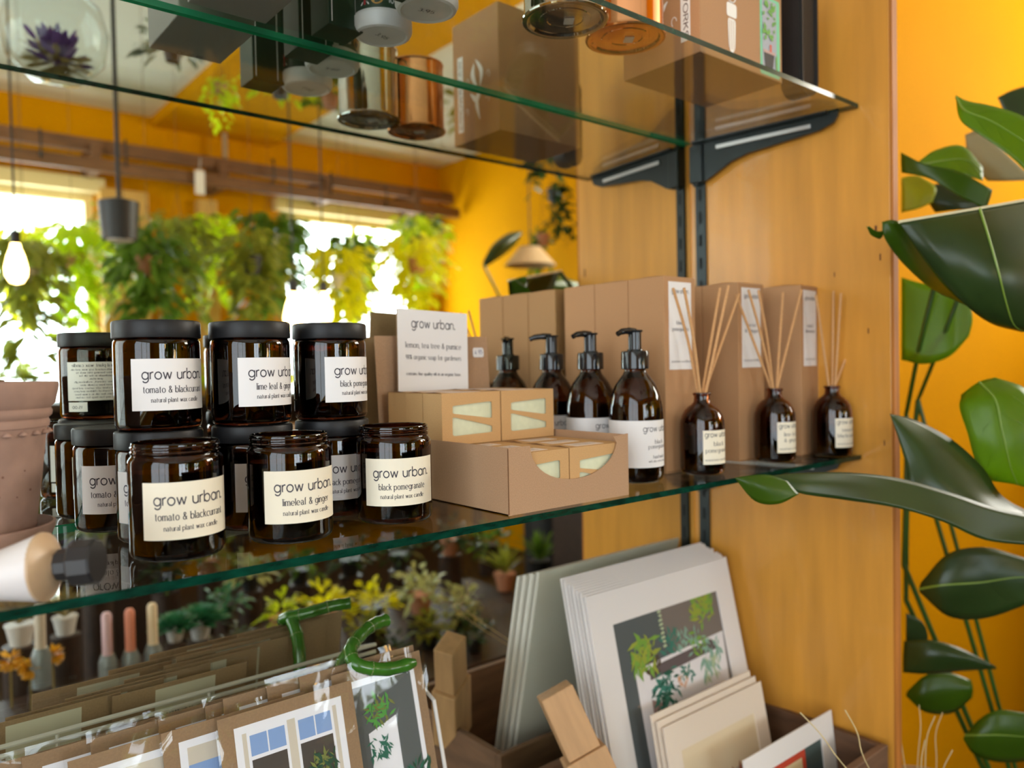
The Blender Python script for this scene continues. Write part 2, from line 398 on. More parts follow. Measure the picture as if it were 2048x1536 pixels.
# ------------------------------------------------------------------ the room
struct(G().box(XL-0.1, XR+0.1, YF-0.1, 0.12, ZF-0.08, ZF).obj('floor', FLOORM))
struct(G().box(XL-0.1, XR+0.1, YF-0.1, 0.12, ZC, ZC+0.08).obj('ceiling', CEILM))
struct(G().box(XL-0.1, XR+0.1, 0.03, 0.12, ZF, ZC).obj('wall_back', YELLOW))
def wall_y(name, y, outer, holes, th, m):
    return struct(G().plate(outer, holes, th, M=Matrix.Translation((0, y, 0))).obj(name, m))
W1 = (-1.75, 0.0, -0.15, 1.27); W2 = (1.22, 2.46, -0.15, 1.30)
wall_y('wall_front', YF-0.10, rect(XL-0.1, XR+0.1, ZF, ZC), [rect(*W1), rect(*W2)], 0.10, YELLOW)
MX = Matrix(((0, -1, 0, XR), (1, 0, 0, 0), (0, 0, 1, 0), (0, 0, 0, 1)))      # local x -> world y, local +y -> world -x
struct(G().plate(rect(YF, 0.03, ZF, ZC), [rect(-1.95, -0.55, 0.70, 1.62)], 0.0).xf(MX).obj('wall_right', YELLOW))
ML = Matrix(((0, -1, 0, XL), (1, 0, 0, 0), (0, 0, 1, 0), (0, 0, 0, 1)))
struct(G().plate(rect(YF, 0.03, ZF, ZC), [rect(-3.65, -0.75, -0.6, 1.6)], 0.0).xf(ML).obj('wall_left', YELLOW))
def window(name, x0, x1, z0, z1, bars, M):
    g = G(); b = 0.05
    g.plate(rect(x0, x1, z0, z1), [rect(x0+b, x1-b, z0+b, z1-b)], 0.06)
    for k in range(1, bars): xx = x0 + (x1-x0)*k/bars; g.box(xx-0.02, xx+0.02, 0.005, 0.05, z0+b, z1-b)
    g.box(x0-0.05, x1+0.05, 0.06, 0.16, z1, z1+0.085)                        # head board
    g.box(x0-0.05, x1+0.05, 0.06, 0.20, z0-0.04, z0)                         # sill
    o = struct(g.xf(M).obj(name, CREAMW))
    G().add([(x0+b, 0.03, z0+b), (x1-b, 0.03, z0+b), (x1-b, 0.03, z1-b), (x0+b, 0.03, z1-b)], [(0, 1, 2, 3)]).xf(M).obj('pane', PANE, o)
    return o
MFY = Matrix.Translation((0, YF-0.07, 0))
window('window_1', *W1, 3, MFY); window('window_2', *W2, 2, MFY)
window('fill_window_3', -1.95, -0.55, 0.70, 1.62, 2, MX @ Matrix.Translation((0, -0.05, 0)))  # unseen window added to light the back wall and the leaves
window('fill_window_4', -3.65, -0.75, -0.6, 1.6, 3, Matrix(((0, -1, 0, XL), (1, 0, 0, 0), (0, 0, 1, 0), (0, 0, 0, 1))) @ Matrix.Scale(-1, 4, (0, 1, 0)) @ Matrix.Translation((0, -0.05, 0)))  # unseen glazing added to let fill daylight in from the left
struct(G().box(0.36, 1.16, YF, -1.2, 1.755, ZC).obj('trim_1', YELLOW))       # painted beam across the ceiling
struct(G().box(0.02, 0.30, YF, YF+0.10, ZF, 1.30).obj('trim_2', mat('pale_timber_post', lin(214, 168, 92), 0.6)))
struct(G().box(0.62, 0.74, YF, YF+0.10, ZF, 1.30).obj('trim_3', MATS['pale_timber_post']))

# wooden rail along the front wall with hooks and tags
ra = mir(0, 252, 4.35); rb = mir(905, 390, 4.35)
t = thing('hanging_rail', 'long brown wooden hanging rail reflected high in the mirror', 'rail', (ra.x-0.6, -4.35, 1.45))
Lr = rb.x - ra.x + 0.6
G().box(0, Lr, -0.02, 0.02, 0.02, 0.10, bev=0.004).obj('upper_board', RAILW, t)
G().box(0, Lr, 0.06, 0.10, -0.11, -0.035, bev=0.004).obj('lower_board', RAILW, t)
for k in range(5): G().box(0.3+k*0.75, 0.35+k*0.75, -0.26, 0.06, -0.10, 0.06).obj('bracket_arm', RAILW, t)
for i, (u, v) in enumerate(((80, 290), (250, 310), (545, 345), (660, 370), (770, 395))):
    p = mir(u, v, 4.26); hk = [(0, 0, 0.07), (0, 0.012, 0.085), (0, 0.024, 0.07), (0, 0.024, -0.05), (0, 0.0, -0.07), (0, -0.03, -0.05)]
    o = G().tube(spline(hk, 4), 0.006, 6).obj('hook', IRON, None, True, p); tag(o, 'black iron hook on the long wooden rail', 'hook', 'hooks on the hanging rail')
p = mir(400, 365, 4.2)
o = G().box(-0.03, 0.03, -0.002, 0.002, -0.075, 0.075, bev=0.0015).tube([(0, 0, 0.07), (0, 0.02, 0.15)], 0.002, 5).obj('price_tag', PAPER, None, False, p)
tag(o, 'white swing tag hanging below the wooden rail in the mirror', 'tag')
a = mir(442, 200, 4.5); b = mir(442, 310, 4.5)
tag(G().tube([(0, 0, -0.33), (0, 0, 0.0)], 0.018, 10).obj('conduit_pipe', mat('grey_pipe', lin(170, 150, 120), 0.5), None, True, (a.x, -4.45, ZC-0.07)), 'thin grey conduit running up the yellow wall in the mirror', 'pipe')

# ------------------------------------------------------------------ display unit: mirror, side panel, glass shelves
o = G().box(-2.35, -0.001, 0.0, 0.006, -0.95, 1.55).obj('mirror', MIRROR)
tag(o, 'large mirror behind the glass shelves, reflecting the plant-filled shop', 'mirror')
PX, PY = 0.0459, -0.3335
pd = Vector((PX, PY, 0)).normalized(); pn = Vector((-pd.y, pd.x, 0))          # along the panel; away from the shelves
MP = Matrix(((pd.x, pn.x, 0, 0), (pd.y, pn.y, 0, 0), (0, 0, 1, 0), (0, 0, 0, 1)))
PL = math.hypot(PX, PY)
pan = thing('wooden_partition', 'tall honey-coloured wooden partition at the right end of the glass shelves', 'partition')
G().box(0.0, PL-0.004, 0.0, 0.024, -0.95, 1.5, bev=0.0012).xf(MP).obj('board', WOOD, pan)
G().box(PL-0.004, PL, 0.0, 0.024, -0.95, 1.5, bev=0.0008).xf(MP).obj('edge_strip', WOODE, pan)['label'] = 'darker chipped front edge'
g = G(); g.box(0.012, 0.031, -0.005, 0.0, -0.94, 1.49)
up = g.xf(MP).obj('slotted_upright', IRON, pan)
g = G()
for k in range(60): g.box(0.019, 0.024, -0.0053, -0.0048, -0.93+k*0.04, -0.91+k*0.04)
g.xf(MP).obj('slot', mat('slot_dark', (0.003, 0.003, 0.003, 1), 0.8), up)['kind'] = 'stuff'
for s, z, r in ((0.312, 0.34, .004), (0.318, 0.30, .0025), (0.322, 0.02, .002), (0.30, 0.19, .002), (0.25, 0.28, .0018)):
    G().box(s-r*0.4, s+r*0.4, -0.0004, 0.0001, z-r*2, z+r*2).xf(MP).obj('dent', mat('dent_brown', lin(96, 48, 20), 0.7), pan)

D = 0.287; HU = 0.528; TG = 0.0068
def shelf(z, label):
    x0, xr, xb = -1.85, D/abs(PY)*PX - 0.004, -0.006
    t = 0.0012
    g = G()
    P = [(x0, -D), (xr, -D), (xb, -0.004), (x0, -0.004)]
    v = [(x, y, z) for x, y in P] + [(x, y, z+TG) for x, y in P]
    g.add(v, [(4, 5, 6, 7)], 0); g.add(v, [(3, 2, 1, 0)], 0)
    g.add(v, [(0, 1, 5, 4)], 1); g.add(v, [(1, 2, 6, 5)], 1); g.add(v, [(2, 3, 7, 6)], 2); g.add(v, [(3, 0, 4, 7)], 1)
    return tag(g.obj('glass_shelf', [SHELF, SHELFE, SHELF_GLOW]), label, 'shelf')
shelf(-TG, 'lower glass shelf with green edges, carrying candles, soap and diffusers')
shelf(HU, 'upper glass shelf seen from below, carrying tins and kraft boxes')
def bracket(z, label):
    t = thing('shelf_bracket', label, 'bracket', (0, 0, z))
    prof = [(0.014, 0.0), (0.262, 0.0), (0.262, -0.006), (0.256, -0.016), (0.235, -0.024), (0.165, -0.031), (0.115, -0.036), (0.085, -0.044), (0.062, -0.056), (0.044, -0.066), (0.014, -0.074)]
    G().plate(prof, [], 0.006, M=Matrix.Translation((0, -0.016, 0))).xf(MP).obj('arm', IRON, t)
    G().box(0.02, 0.250, -0.030, -0.002, -0.003, 0.0).xf(MP).obj('flange', IRON, t)
    G().box(0.06, 0.222, -0.0205, -0.016, -0.019, -0.012, bev=0.0008).xf(MP).obj('pale_strip', ALU, t)['label'] = 'pale metal strip'  # pale line along the arm, built as a thin raised strip
    G().box(0.010, 0.034, -0.022, -0.0052, -0.07, -0.005, bev=0.002).xf(MP).obj('hook_plate', IRON, t)
    return t
bracket(HU, 'dark metal bracket under the upper glass shelf on the wooden panel')
bracket(-TG, 'dark metal bracket under the lower glass shelf, behind the diffusers')

# ------------------------------------------------------------------ candle jars
JR = 0.0362
OUT = [(0, 0), (0.029, 0), (0.033, 0.0008), (0.0352, 0.003), (JR, 0.0065), (JR, 0.0755), (0.0358, 0.0785), (0.0346, 0.0805), (0.0336, 0.0815), (0.0334, 0.0825),
       (0.0342, 0.0838), (0.0342, 0.0848), (0.0334, 0.0858), (0.0334, 0.0868), (0.0341, 0.0878), (0.0341, 0.0888), (0.0333, 0.0898), (0.0333, 0.0914), (0.0328, 0.0922), (0.0318, 0.0922)]
INN = [(0.0312, 0.0914), (0.0312, 0.082), (0.0322, 0.0790), (0.0336, 0.0755), (0.0338, 0.070), (0.0338, 0.009), (0.032, 0.006), (0.0, 0.0055)]
def spaced(lines, w, g, r, phi, mi=0):
    for txt, width, z, serif, h, wt in lines:
        text_geom(g, txt, width, 0.0, z, cyl_map(r, phi, 0.00028), serif, h, wt, mi=mi)
SCENT = {'tomato': ('tomato & blackcurrant', 0.0585), 'lime': ('lime leaf & ginger', 0.0455), 'lime1': ('limeleaf & ginger', 0.0455), 'pom': ('black pomegranate', 0.0485)}
def jar(scent, lidded, loc, phi, label, paper, back=True, group=None):
    t = thing('candle_jar', label, 'candle', loc, 0, group)
    if lidded:
        g = G().lathe(OUT[:6] + [(0.0358, 0.0785), (0.0346, 0.0805), (0.0336, 0.0815), (0.0333, 0.0914), (0.0318, 0.0922)] + INN, 56)
    else: g = G().lathe(OUT + INN, 64)
    g.obj('glass_body', AMBER, t, True, ang=0.6)
    G().lathe([(0, 0.0060), (0.0318, 0.0064), (0.0334, 0.009), (0.0334, 0.0690), (0.031, 0.0686), (0, 0.0684)], 48).obj('wax', WAX, t, True)
    if not lidded: G().tube([(0, 0, 0.0684), (0.0005, 0, 0.076), (0.0018, 0, 0.081)], 0.0011, 6).obj('wick', WICK, t, True)
    else:
        lp = [(0.0, 0.0945), (0.0322, 0.0945), (0.0322, 0.0815), (0.0366, 0.0815), (0.0369, 0.0822), (0.0369, 0.0945), (0.0363, 0.0961), (0.0350, 0.0968), (0.0335, 0.0965), (0.0, 0.0965)]
        G().lathe(lp, 64).obj('lid', LIDM, t, True, ang=0.5)
    lb = cyl_label(G(), JR, phi, 0.076, 0.0185, 0.0630, 0.00015).obj('front_label', paper, t, True)
    g = G(); nm, w = SCENT[scent]
    spaced([('grow urban.', 0.0570, 0.0455, False, 0.0060, 0.19), (nm, w*0.95, 0.0338, True, 0.0038, 0.25), ('natural plant wax candle', 0.0430, 0.0256, True, 0.0026, 0.24)], 0.076, g, JR, phi)
    g.obj('label_lettering', INK, lb)
    if back:
        lb = cyl_label(G(), JR, phi+PI, 0.062, 0.0215, 0.0640, 0.00015).obj('back_label', PAPER, t, True)
        g = G()
        spaced([('natural plant wax candle', 0.050, 0.0588, True, 0.0022, 0.22)] + [(s, w, 0.0548-0.0034*i, True, 0.0013, 0.22) for i, (s, w) in enumerate((
            ('made with natural soy wax and oils', 0.052), ('before burning trim wick to', 0.040), ('handmade in the UK for', 0.034), ('grow urban.', 0.013), ('grove street, edinburgh', 0.044),
            ('never leave a candle alone', 0.032), ('burn on a heat safe surface and keep', 0.050), ('out of reach of children and pets', 0.046), ('contains fine oils in a wax base', 0.044), ('keep away from things that can burn', 0.042)))], 0.062, g, JR, phi+PI)
        g.obj('label_lettering', INK, lb)
        st = cyl_label(G(), JR, phi+PI+0.55, 0.021, 0.0095, 0.0198, 0.0002, 8).obj('price_sticker', PAPER, t, True)
        g = G(); text_geom(g, '15.00', 0.011, 0.0, 0.0128, cyl_map(JR, phi+PI+0.55, 0.0003), False, 0.0021, 0.2); g.obj('sticker_lettering', INK, st)
    return t
d2 = math.radians
jar('tomato', False, (-0.9450, -0.2048, 0), d2(2), 'open amber candle jar with cream tomato & blackcurrant label, nearest in front', CREAM)
jar('lime1', False, (-0.8510, -0.2110, 0), d2(1), 'open amber candle jar with cream limeleaf & ginger label, middle of front row', CREAM)
jar('pom', False, (-0.7412, -0.2055, 0), d2(-18), 'open amber candle jar with black pomegranate label beside the soap tray', CREAM)
SX = ((-0.9360, -0.1262), (-0.8535, -0.1340), (-0.7700, -0.1330))
jar('tomato', True, SX[0] + (0,), d2(-22), 'black-lidded amber candle jar under the lidded tomato & blackcurrant candle', PAPER)
jar('lime', True, SX[1] + (0,), d2(12), 'black-lidded amber candle jar under the lidded lime leaf & ginger candle', PAPER)
jar('pom', True, SX[2] + (0,), d2(2), 'black-lidded amber candle jar under the lidded black pomegranate candle', PAPER)
jar('tomato', True, (-0.9540, -0.0450, 0), d2(-4), 'black-lidded amber candle jar standing alone at back left by the mirror', PAPER)
ZJ = 0.0966
jar('tomato', True, (SX[0][0]+0.001, SX[0][1]+0.002, ZJ), d2(10), 'lidded amber candle jar with white tomato & blackcurrant label on top of stack', PAPER)
jar('lime', True, (SX[1][0]-0.001, SX[1][1]-0.002, ZJ), d2(21), 'lidded amber candle jar with white lime leaf & ginger label on top of stack', PAPER)
jar('pom', True, (SX[2][0]-0.001, SX[2][1]-0.001, ZJ), d2(25), 'lidded amber candle jar with white black pomegranate label on top of stack', PAPER)

# ------------------------------------------------------------------ hand wash bottles
HW = [(0, 0.0012), (0.022, 0.0), (0.029, 0.0008), (0.0325, 0.004), (0.034, 0.010), (0.034, 0.082), (0.0335, 0.092), (0.0318, 0.103), (0.0288, 0.113), (0.0245, 0.122), (0.0195, 0.129), (0.0155, 0.134), (0.0138, 0.138), (0.0136, 0.146)]
def pump_bottle():
    t = thing('hand_wash_bottle', '', 'bottle', (0, 0, 0))
    G().lathe(HW + [(0.0, 0.146)], 56).obj('bottle_glass', AMBERB, t, True, ang=0.8)
    G().lathe([(0, 0.004), (0.030, 0.006), (0.032, 0.012), (0.032, 0.082), (0.0305, 0.097), (0.0, 0.0972)], 40).obj('liquid', LIQ, t, True, ang=0.8)
    G().lathe([(0.0, 0.1405), (0.0170, 0.1405), (0.0174, 0.1412), (0.0174, 0.1610), (0.0166, 0.1628), (0.0100, 0.1634), (0.0095, 0.1650), (0.0, 0.1650)], 40).obj('collar', BLACK, t, True, ang=0.5)
    c = G().lathe([(0.0, 0.163), (0.0082, 0.163), (0.0082, 0.186), (0.0100, 0.1868), (0.0104, 0.1880), (0.0096, 0.1892), (0.0, 0.1896)], 32).obj('pump_head', BLACK, t, True, ang=0.5)
    sp = spline([(0.0, 0, 0.1872), (-0.012, 0, 0.1880), (-0.024, 0, 0.1868), (-0.031, 0, 0.1840)], 5)
    G().tube(sp, [0.0045]*6 + [0.0040]*5 + [0.0034]*5, 10).obj('spout', BLACK, c, True)
    lb = cyl_label(G(), 0.034, 0.15, 0.185, 0.0200, 0.0775, 0.00015, 48).obj('front_label', PAPER, t, True)
    g = G()
    for txt, w, z, se, h, wt in (('grow urban.', 0.047, 0.0640, False, 0.0050, 0.17), ('black', 0.0150, 0.0490, True, 0.0032, 0.18), ('pomegranate', 0.034, 0.0432, True, 0.0032, 0.18), ('hand wash', 0.021, 0.0310, True, 0.0028, 0.18), ('with aloe vera & orange', 0.034, 0.0264, True, 0.0018, 0.18)):
        text_geom(g, txt, w, 0.0, z, cyl_map(0.034, 0.10, 0.0003), se, h, wt)
    g.obj('label_lettering', INK, lb)
    return t
hb = pump_bottle(); hb.location = (-0.3930, -0.2110, 0); hb['label'] = 'front amber hand wash bottle with black pump, right of the soap tray'; hb['group'] = 'hand wash bottles in a row'
dup(hb, (-0.3890, -0.1290, 0), -0.04, 'middle amber hand wash bottle with black pump in the row', 'hand wash bottles in a row')
dup(hb, (-0.3860, -0.0490, 0), -0.75, 'rear amber hand wash bottle with black pump, next to the mirror', 'hand wash bottles in a row')

# ------------------------------------------------------------------ tall kraft boxes and reed diffusers
BW, BD, BH = 0.0655, 0.0628, 0.2625
def kraft_box():
    t = thing('diffuser_box', '', 'box', (0, 0, 0))
    G().box(0, BW, 0, BD, 0, BH, bev=0.0007).obj('carton', KRAFT2, t)
    g = G(); n = 10                                                          # the lid flap bulges a little above the rim
    v = []
    for i in range(n+1):
        x = 0.002 + (BW-0.004)*i/n
        for j in range(n+1):
            y = 0.003 + (BD-0.006)*j/n; v.append((x, y, BH + 0.0003 + 0.0035*math.sin(PI*i/n)**0.6*math.sin(PI*j/n)))
    g.add(v, [(i*(n+1)+j, (i+1)*(n+1)+j, (i+1)*(n+1)+j+1, i*(n+1)+j+1) for i in range(n) for j in range(n)])
    g.obj('lid_flap', KRAFT2, t, True)
    g = G().box(0.0010, BW-0.001, -0.0001, 0.0004, 0.0015, 0.0022); g.obj('base_seam', mat('seam_shadow_brown', lin(110, 72, 42), 0.8), t)
    lb = G().box(0.009, 0.0565, -0.0005, 0.0001, 0.138, 0.2555).obj('front_label', PAPER, t)
    return t, lb
def kbox_text(lb, scent):
    g = G(); F = flat_map(0.0328, -0.0009)
    l1, l2 = {'pom': ('black', 'pomegranate'), 'lime': ('lime leaf', '& ginger'), 'tom': ('tomato &', 'blackcurrant')}[scent]
    text_geom(g, 'grow urban.', 0.036, 0, 0.2405, F, False, 0.0042, 0.18)
    text_geom(g, l1, 0.0165 if scent == 'pom' else 0.022, 0, 0.1985, F, True, 0.0032, 0.2)
    text_geom(g, l2, 0.034, 0, 0.1900, F, True, 0.0032, 0.2)
    text_geom(g, 'natural home reed diffuser', 0.040, 0, 0.1475, F, True, 0.0019, 0.2)
    g.obj('label_lettering', INKL, lb)
def place_boxes(scent, x, y, rz, n, where):
    back = Vector((-math.sin(rz), math.cos(rz), 0))
    for k in range(n):
        t, lb = kraft_box(); kbox_text(lb, scent)
        p = Vector((x, y, 0)) + back*(BD+0.0012)*k
        t.location = p; t.rotation_euler[2] = rz; t['group'] = 'tall kraft diffuser boxes'
        t['label'] = ('front' if k == 0 else 'second' if k == 1 else 'rearmost') + ' tall kraft carton ' + where
place_boxes('pom', -0.3225, -0.2010, 0.0, 3, 'in the row behind the first reed diffuser, with hand wash alongside')
place_boxes('lime', -0.1560, -0.2010, 0.0, 2, 'in the row behind the middle reed diffuser')
place_boxes('tom', -0.0330, -0.2290, 0.125, 2, 'in the row behind the last reed diffuser, against the wooden panel')

DF = [(0, 0.0012), (0.020, 0.0), (0.0255, 0.0008), (0.0282, 0.004), (0.0288, 0.008), (0.0288, 0.0630), (0.0282, 0.0700), (0.0262, 0.0775), (0.0228, 0.0838), (0.0182, 0.0885), (0.0138, 0.0915), (0.0112, 0.0945), (0.0104, 0.0985), (0.0104, 0.1030), (0.0116, 0.1036), (0.0122, 0.1052), (0.0116, 0.1070), (0.0102, 0.1074)]
DI = [(0.0072, 0.1070), (0.0072, 0.0950), (0.012, 0.0890), (0.020, 0.083), (0.0250, 0.074), (0.0266, 0.066), (0.0268, 0.009), (0.024, 0.004), (0, 0.0035)]
def diffuser(loc, phi, scent, tops, label):
    t = thing('reed_diffuser', label, 'diffuser', loc, 0, 'reed diffusers along the shelf')
    G().lathe(DF + DI, 52).obj('bottle_glass', AMBERB, t, True, ang=0.8)
    G().lathe([(0, 0.0042), (0.0235, 0.0048), (0.0262, 0.0095), (0.0262, 0.052), (0, 0.0522)], 36).obj('fragrance_oil', LIQ, t, True, ang=0.8)
    lb = cyl_label(G(), 0.0288, phi, 0.046, 0.0150, 0.0590, 0.00015).obj('front_label', CREAM, t, True)
    g = G(); l1, l2 = {'pom': ('black', 'pomegranate'), 'lime': ('lime leaf', '& ginger'), 'tom': ('tomato &', 'blackcurrant')}[scent]
    for txt, w, z, se, h in (('grow urban.', 0.041, 0.0505, False, 0.0044), (l1, 0.017 if scent == 'pom' else 0.026, 0.0390, True, 0.0036), (l2, 0.039 if scent != 'lime' else 0.026, 0.0305, True, 0.0036), ('natural home reed diffuser', 0.040, 0.0195, True, 0.0019)):
        text_geom(g, txt, w, 0, z, cyl_map(0.0288, phi, 0.0003), se, h, 0.18)
    g.obj('label_lettering', INK, lb)
    for k, (tp, cv) in enumerate(tops):
        q = Vector(tp) - Vector(loc); h = Vector((q.x, q.y, 0)); hd = h.normalized() if h.length > 1e-6 else Vector((1, 0, 0))
        side = Vector((-hd.y, hd.x, 0))
        a = hd*0.0052 + side*0.0016*(k % 3 - 1) + Vector((0, 0, 0.1070)); dirn = (q - a).normalized()
        b = a - dirn*0.05
        mid = (a+q)/2 + hd*cv
        G().tube(spline([b, a, mid, q], 5), 0.0019, 8).obj('reed', mat('rattan_reed', lin(206, 156, 104), 0.7, noise=(400, 0.1)), t, True)
Y1, Y2, Y3 = -0.2320, -0.2320, -0.2590
def tops(y, pts): return [(at_y(u, v, y + dy), cv) for u, v, dy, cv in pts]
diffuser((-0.2860, Y1, 0), d2(-6), 'pom', tops(Y1, ((1346, 576, .01, -.004), (1368, 576, -.01, -.005), (1440, 576, .012, .0), (1457, 571, -.012, .0), (1478, 588, .0, .0))), 'nearest amber reed diffuser, in front of the first black pomegranate carton')
diffuser((-0.1130, Y2, 0), d2(-6), 'lime', tops(Y2, ((1472, 590, .01, .0), (1497, 580, -.008, -.004), (1517, 580, .004, -.003), (1566, 585, .012, .0), (1603, 580, -.01, .0))), 'middle amber reed diffuser, standing before the second row of cartons')
diffuser((0.0020, Y3, 0), d2(-8), 'tom', tops(Y3, ((1632, 590, .006, .0), (1667, 582, .012, .0), (1682, 586, -.01, .0), (1738, 600, -.006, .0))), 'farthest amber reed diffuser, at the right end of the shelf by the panel')

# ------------------------------------------------------------------ soap tray with boxed soaps
TX0, TX1, TY0, TY1, TH = -0.6545, -0.4800, -0.2755, -0.0330, 0.0680
t = thing('soap_display_tray', 'open kraft display tray with scooped front, holding two layers of boxed soaps', 'tray', (TX0, TY0, 0))
TW, TL = TX1-TX0, TY1-TY0; c = 0.0013
sc_pts = [(0, 0), (TW, 0), (TW, TH+0.001), (TW-0.024, TH-0.0005)]
cxs, rx_, rz_ = TW*0.535, 0.064, 0.040
for k in range(1, 20):
    a = PI*k/20; sc_pts.append((cxs + rx_*math.cos(a)*(1 if True else 1), TH - 0.001 - rz_*math.sin(a)**0.9))
sc_pts += [(TW*0.165, TH-0.001), (0, TH-0.001)]
G().plate(sc_pts, [], c).obj('front_wall', KRAFT, t)
g = G(); g.box(0, c, c, TL, 0, TH-0.001); g.obj('side_wall', KRAFT, t)
G().box(TW-c, TW, c, TL, 0, TH).obj('side_wall', KRAFT, t)
G().box(0, TW, c, TL, 0.0, c).obj('base', KRAFT, t)
hd = G().box(0, TW, 0, c, 0, 0.188, M=Matrix.Translation((0, TL, 0)) @ Matrix.Rotation(-0.065, 4, 'X')).obj('header_board', KRAFT, t)
MH = Matrix.Translation((0, TL-0.0014, 0)) @ Matrix.Rotation(-0.065, 4, 'X')
g = G(); g.plate(rrect(0.145, 0.163, 0.160, 0.173, 0.003), [], 0.0003, M=MH @ Matrix.Translation((0.003, -0.0003, 0))); st = g.obj('price_sticker', PAPER, t)
g = G(); text_geom(g, '4 95', 0.0125, 0, 0, lambda u, v: tuple(MH @ Vector((0.157+u, -0.0007, 0.1640+v+u*0.1))), False, 0.0042, 0.16); g.obj('sticker_lettering', mat('blue_biro', lin(60, 66, 120), 0.6), st)
g = G(); g.box(-0.0002, 0.0004, -0.0003, 0.0006, 0.001, TH-0.002); g.obj('corner_seam', MATS['seam_shadow_brown'], t)
# sign card
sg = thing('soap_sign', 'white "lemon, tea tree & pumice" sign card standing above the soap boxes', 'sign', (TX0, TY0, 0))
MS = Matrix.Translation((0.0195, TL-0.0085, 0.0655)) @ Matrix.Rotation(-0.05, 4, 'X') @ Matrix.Rotation(d2(2.2), 4, 'Y')
SW, SH = 0.1065, 0.1560
G().box(0, SW, 0.0006, 0.0030, 0, SH, M=MS).obj('backing_board', KRAFTD, sg)
cf = G().box(0, SW, 0, 0.0006, 0, SH, M=MS).obj('card_face', PAPER, sg)
FS = lambda u, v: tuple(MS @ Vector((SW/2+u, -0.0003, v)))
for nm, L in (('card_title', [('grow urban.', 0.066, 0.1335, False, 0.0078, 0.17)]), ('card_lettering', [('lemon, tea tree & pumice', 0.084, 0.1080, True, 0.0046, 0.2), ('98% organic soap for gardeners', 0.084, 0.0935, True, 0.0040, 0.2)]), ('small_print', [('contains fine quality oils in an organic base.', 0.083, 0.0735, True, 0.0026, 0.26)]), ('maker_line', [('handmade in the UK for grow urban', 0.046, 0.0490, True, 0.0020, 0.24)])):
    g = G()
    for txt, w, z, se, h, wt in L: text_geom(g, txt, w, 0, z, FS, se, h, wt)
    g.obj(nm, INK, cf)
g = G(); text_geom(g, 'grove street, edinburgh', 0.044, 0, 0.0445, FS, True, 0.0018, 0.22); g.obj('address_line', INK, cf)
# soap boxes
QW, QD, QH = 0.0822, 0.0378, 0.0580
SOAPM = mat('pale_green_soap', lin(214, 216, 184), 0.55, noise=(120, 0.05))
w1 = smooth_poly([(0.0145, 0.0352), (0.0145, 0.0438), (0.0700, 0.0470), (0.0700, 0.0272)], 0.1)
w2 = smooth_poly([(0.0140, 0.0100), (0.0140, 0.0318), (0.0700, 0.0185), (0.0700, 0.0112)], 0.1)
def soap_proto():
    t = thing('soap_box', '', 'soap', (0, 0, 0), 0, 'boxed soaps in the tray')
    g = G(); g.plate(rect(0, QW, 0, QH), [w1, w2], 0.0007)
    g.box(0, QW, QD-0.0007, QD, 0, QH); g.box(0, 0.0007, 0.0007, QD, 0, QH); g.box(QW-0.0007, QW, 0.0007, QD, 0, QH)
    g.box(0, QW, 0.0007, QD, 0, 0.0007); g.box(0, QW, 0.0007, QD, QH-0.0007, QH)
    g.obj('carton', KRAFT3, t)
    G().box(0.004, QW-0.004, 0.0022, QD-0.003, 0.002, QH-0.004, bev=0.003).obj('soap_bar', SOAPM, t, True)
    lb = G().box(0.018, 0.060, 0.008, 0.030, QH, QH+0.0002).obj('top_label', mat('pinkish_paper', lin(226, 208, 196), 0.6), t)
    g = G()
    for k, w in enumerate((0.034, 0.030, 0.032, 0.026)):
        text_geom(g, 'contains fine oils in an organic base', w, 0, 0, lambda u, v, k=k: (0.039+u, 0.0255-0.0042*k+v, QH+0.0004), True, 0.0015, 0.2)
    g.obj('label_lettering', INKL, lb)
    G().add([(0.002+(QD-0.006)*0, 0.003, QH+0.0001), (QW*0.0+0.0015, 0.003, QH+0.0001), (0.0015, QD-0.003, QH+0.0001), (0.0035, QD*0.5, QH+0.0012)], [(0, 1, 2, 3)]).obj('tuck_slot', MATS['seam_shadow_brown'], t)
    return t
sp0 = soap_proto(); first = True
rows_n = ('front', 'second', 'third', 'fourth', 'fifth', 'sixth')
rnd = random.Random(4)
for layer in (0, 1):
    for r in range(6 if layer == 0 else 3):
        for cidx in (0, 1):
            zz = c + 0.0003 + layer*(QH+0.0008); yy = (TY0+0.0030 + r*(QD+0.0005)) if layer == 0 else (-0.1590 + r*(QD+0.0006))
            xx = TX0 + 0.0030 + cidx*(QW+0.0018) + rnd.uniform(-0.0004, 0.0004)
            lab = ('upper' if layer else 'lower') + '-layer kraft soap box, ' + rows_n[r] + (' row left side' if cidx == 0 else ' row right side') + ' of the display tray'
            if first: sp0.location = (xx, yy, zz); sp0['label'] = lab; first = False
            else: dup(sp0, (xx, yy, zz), 0, lab)

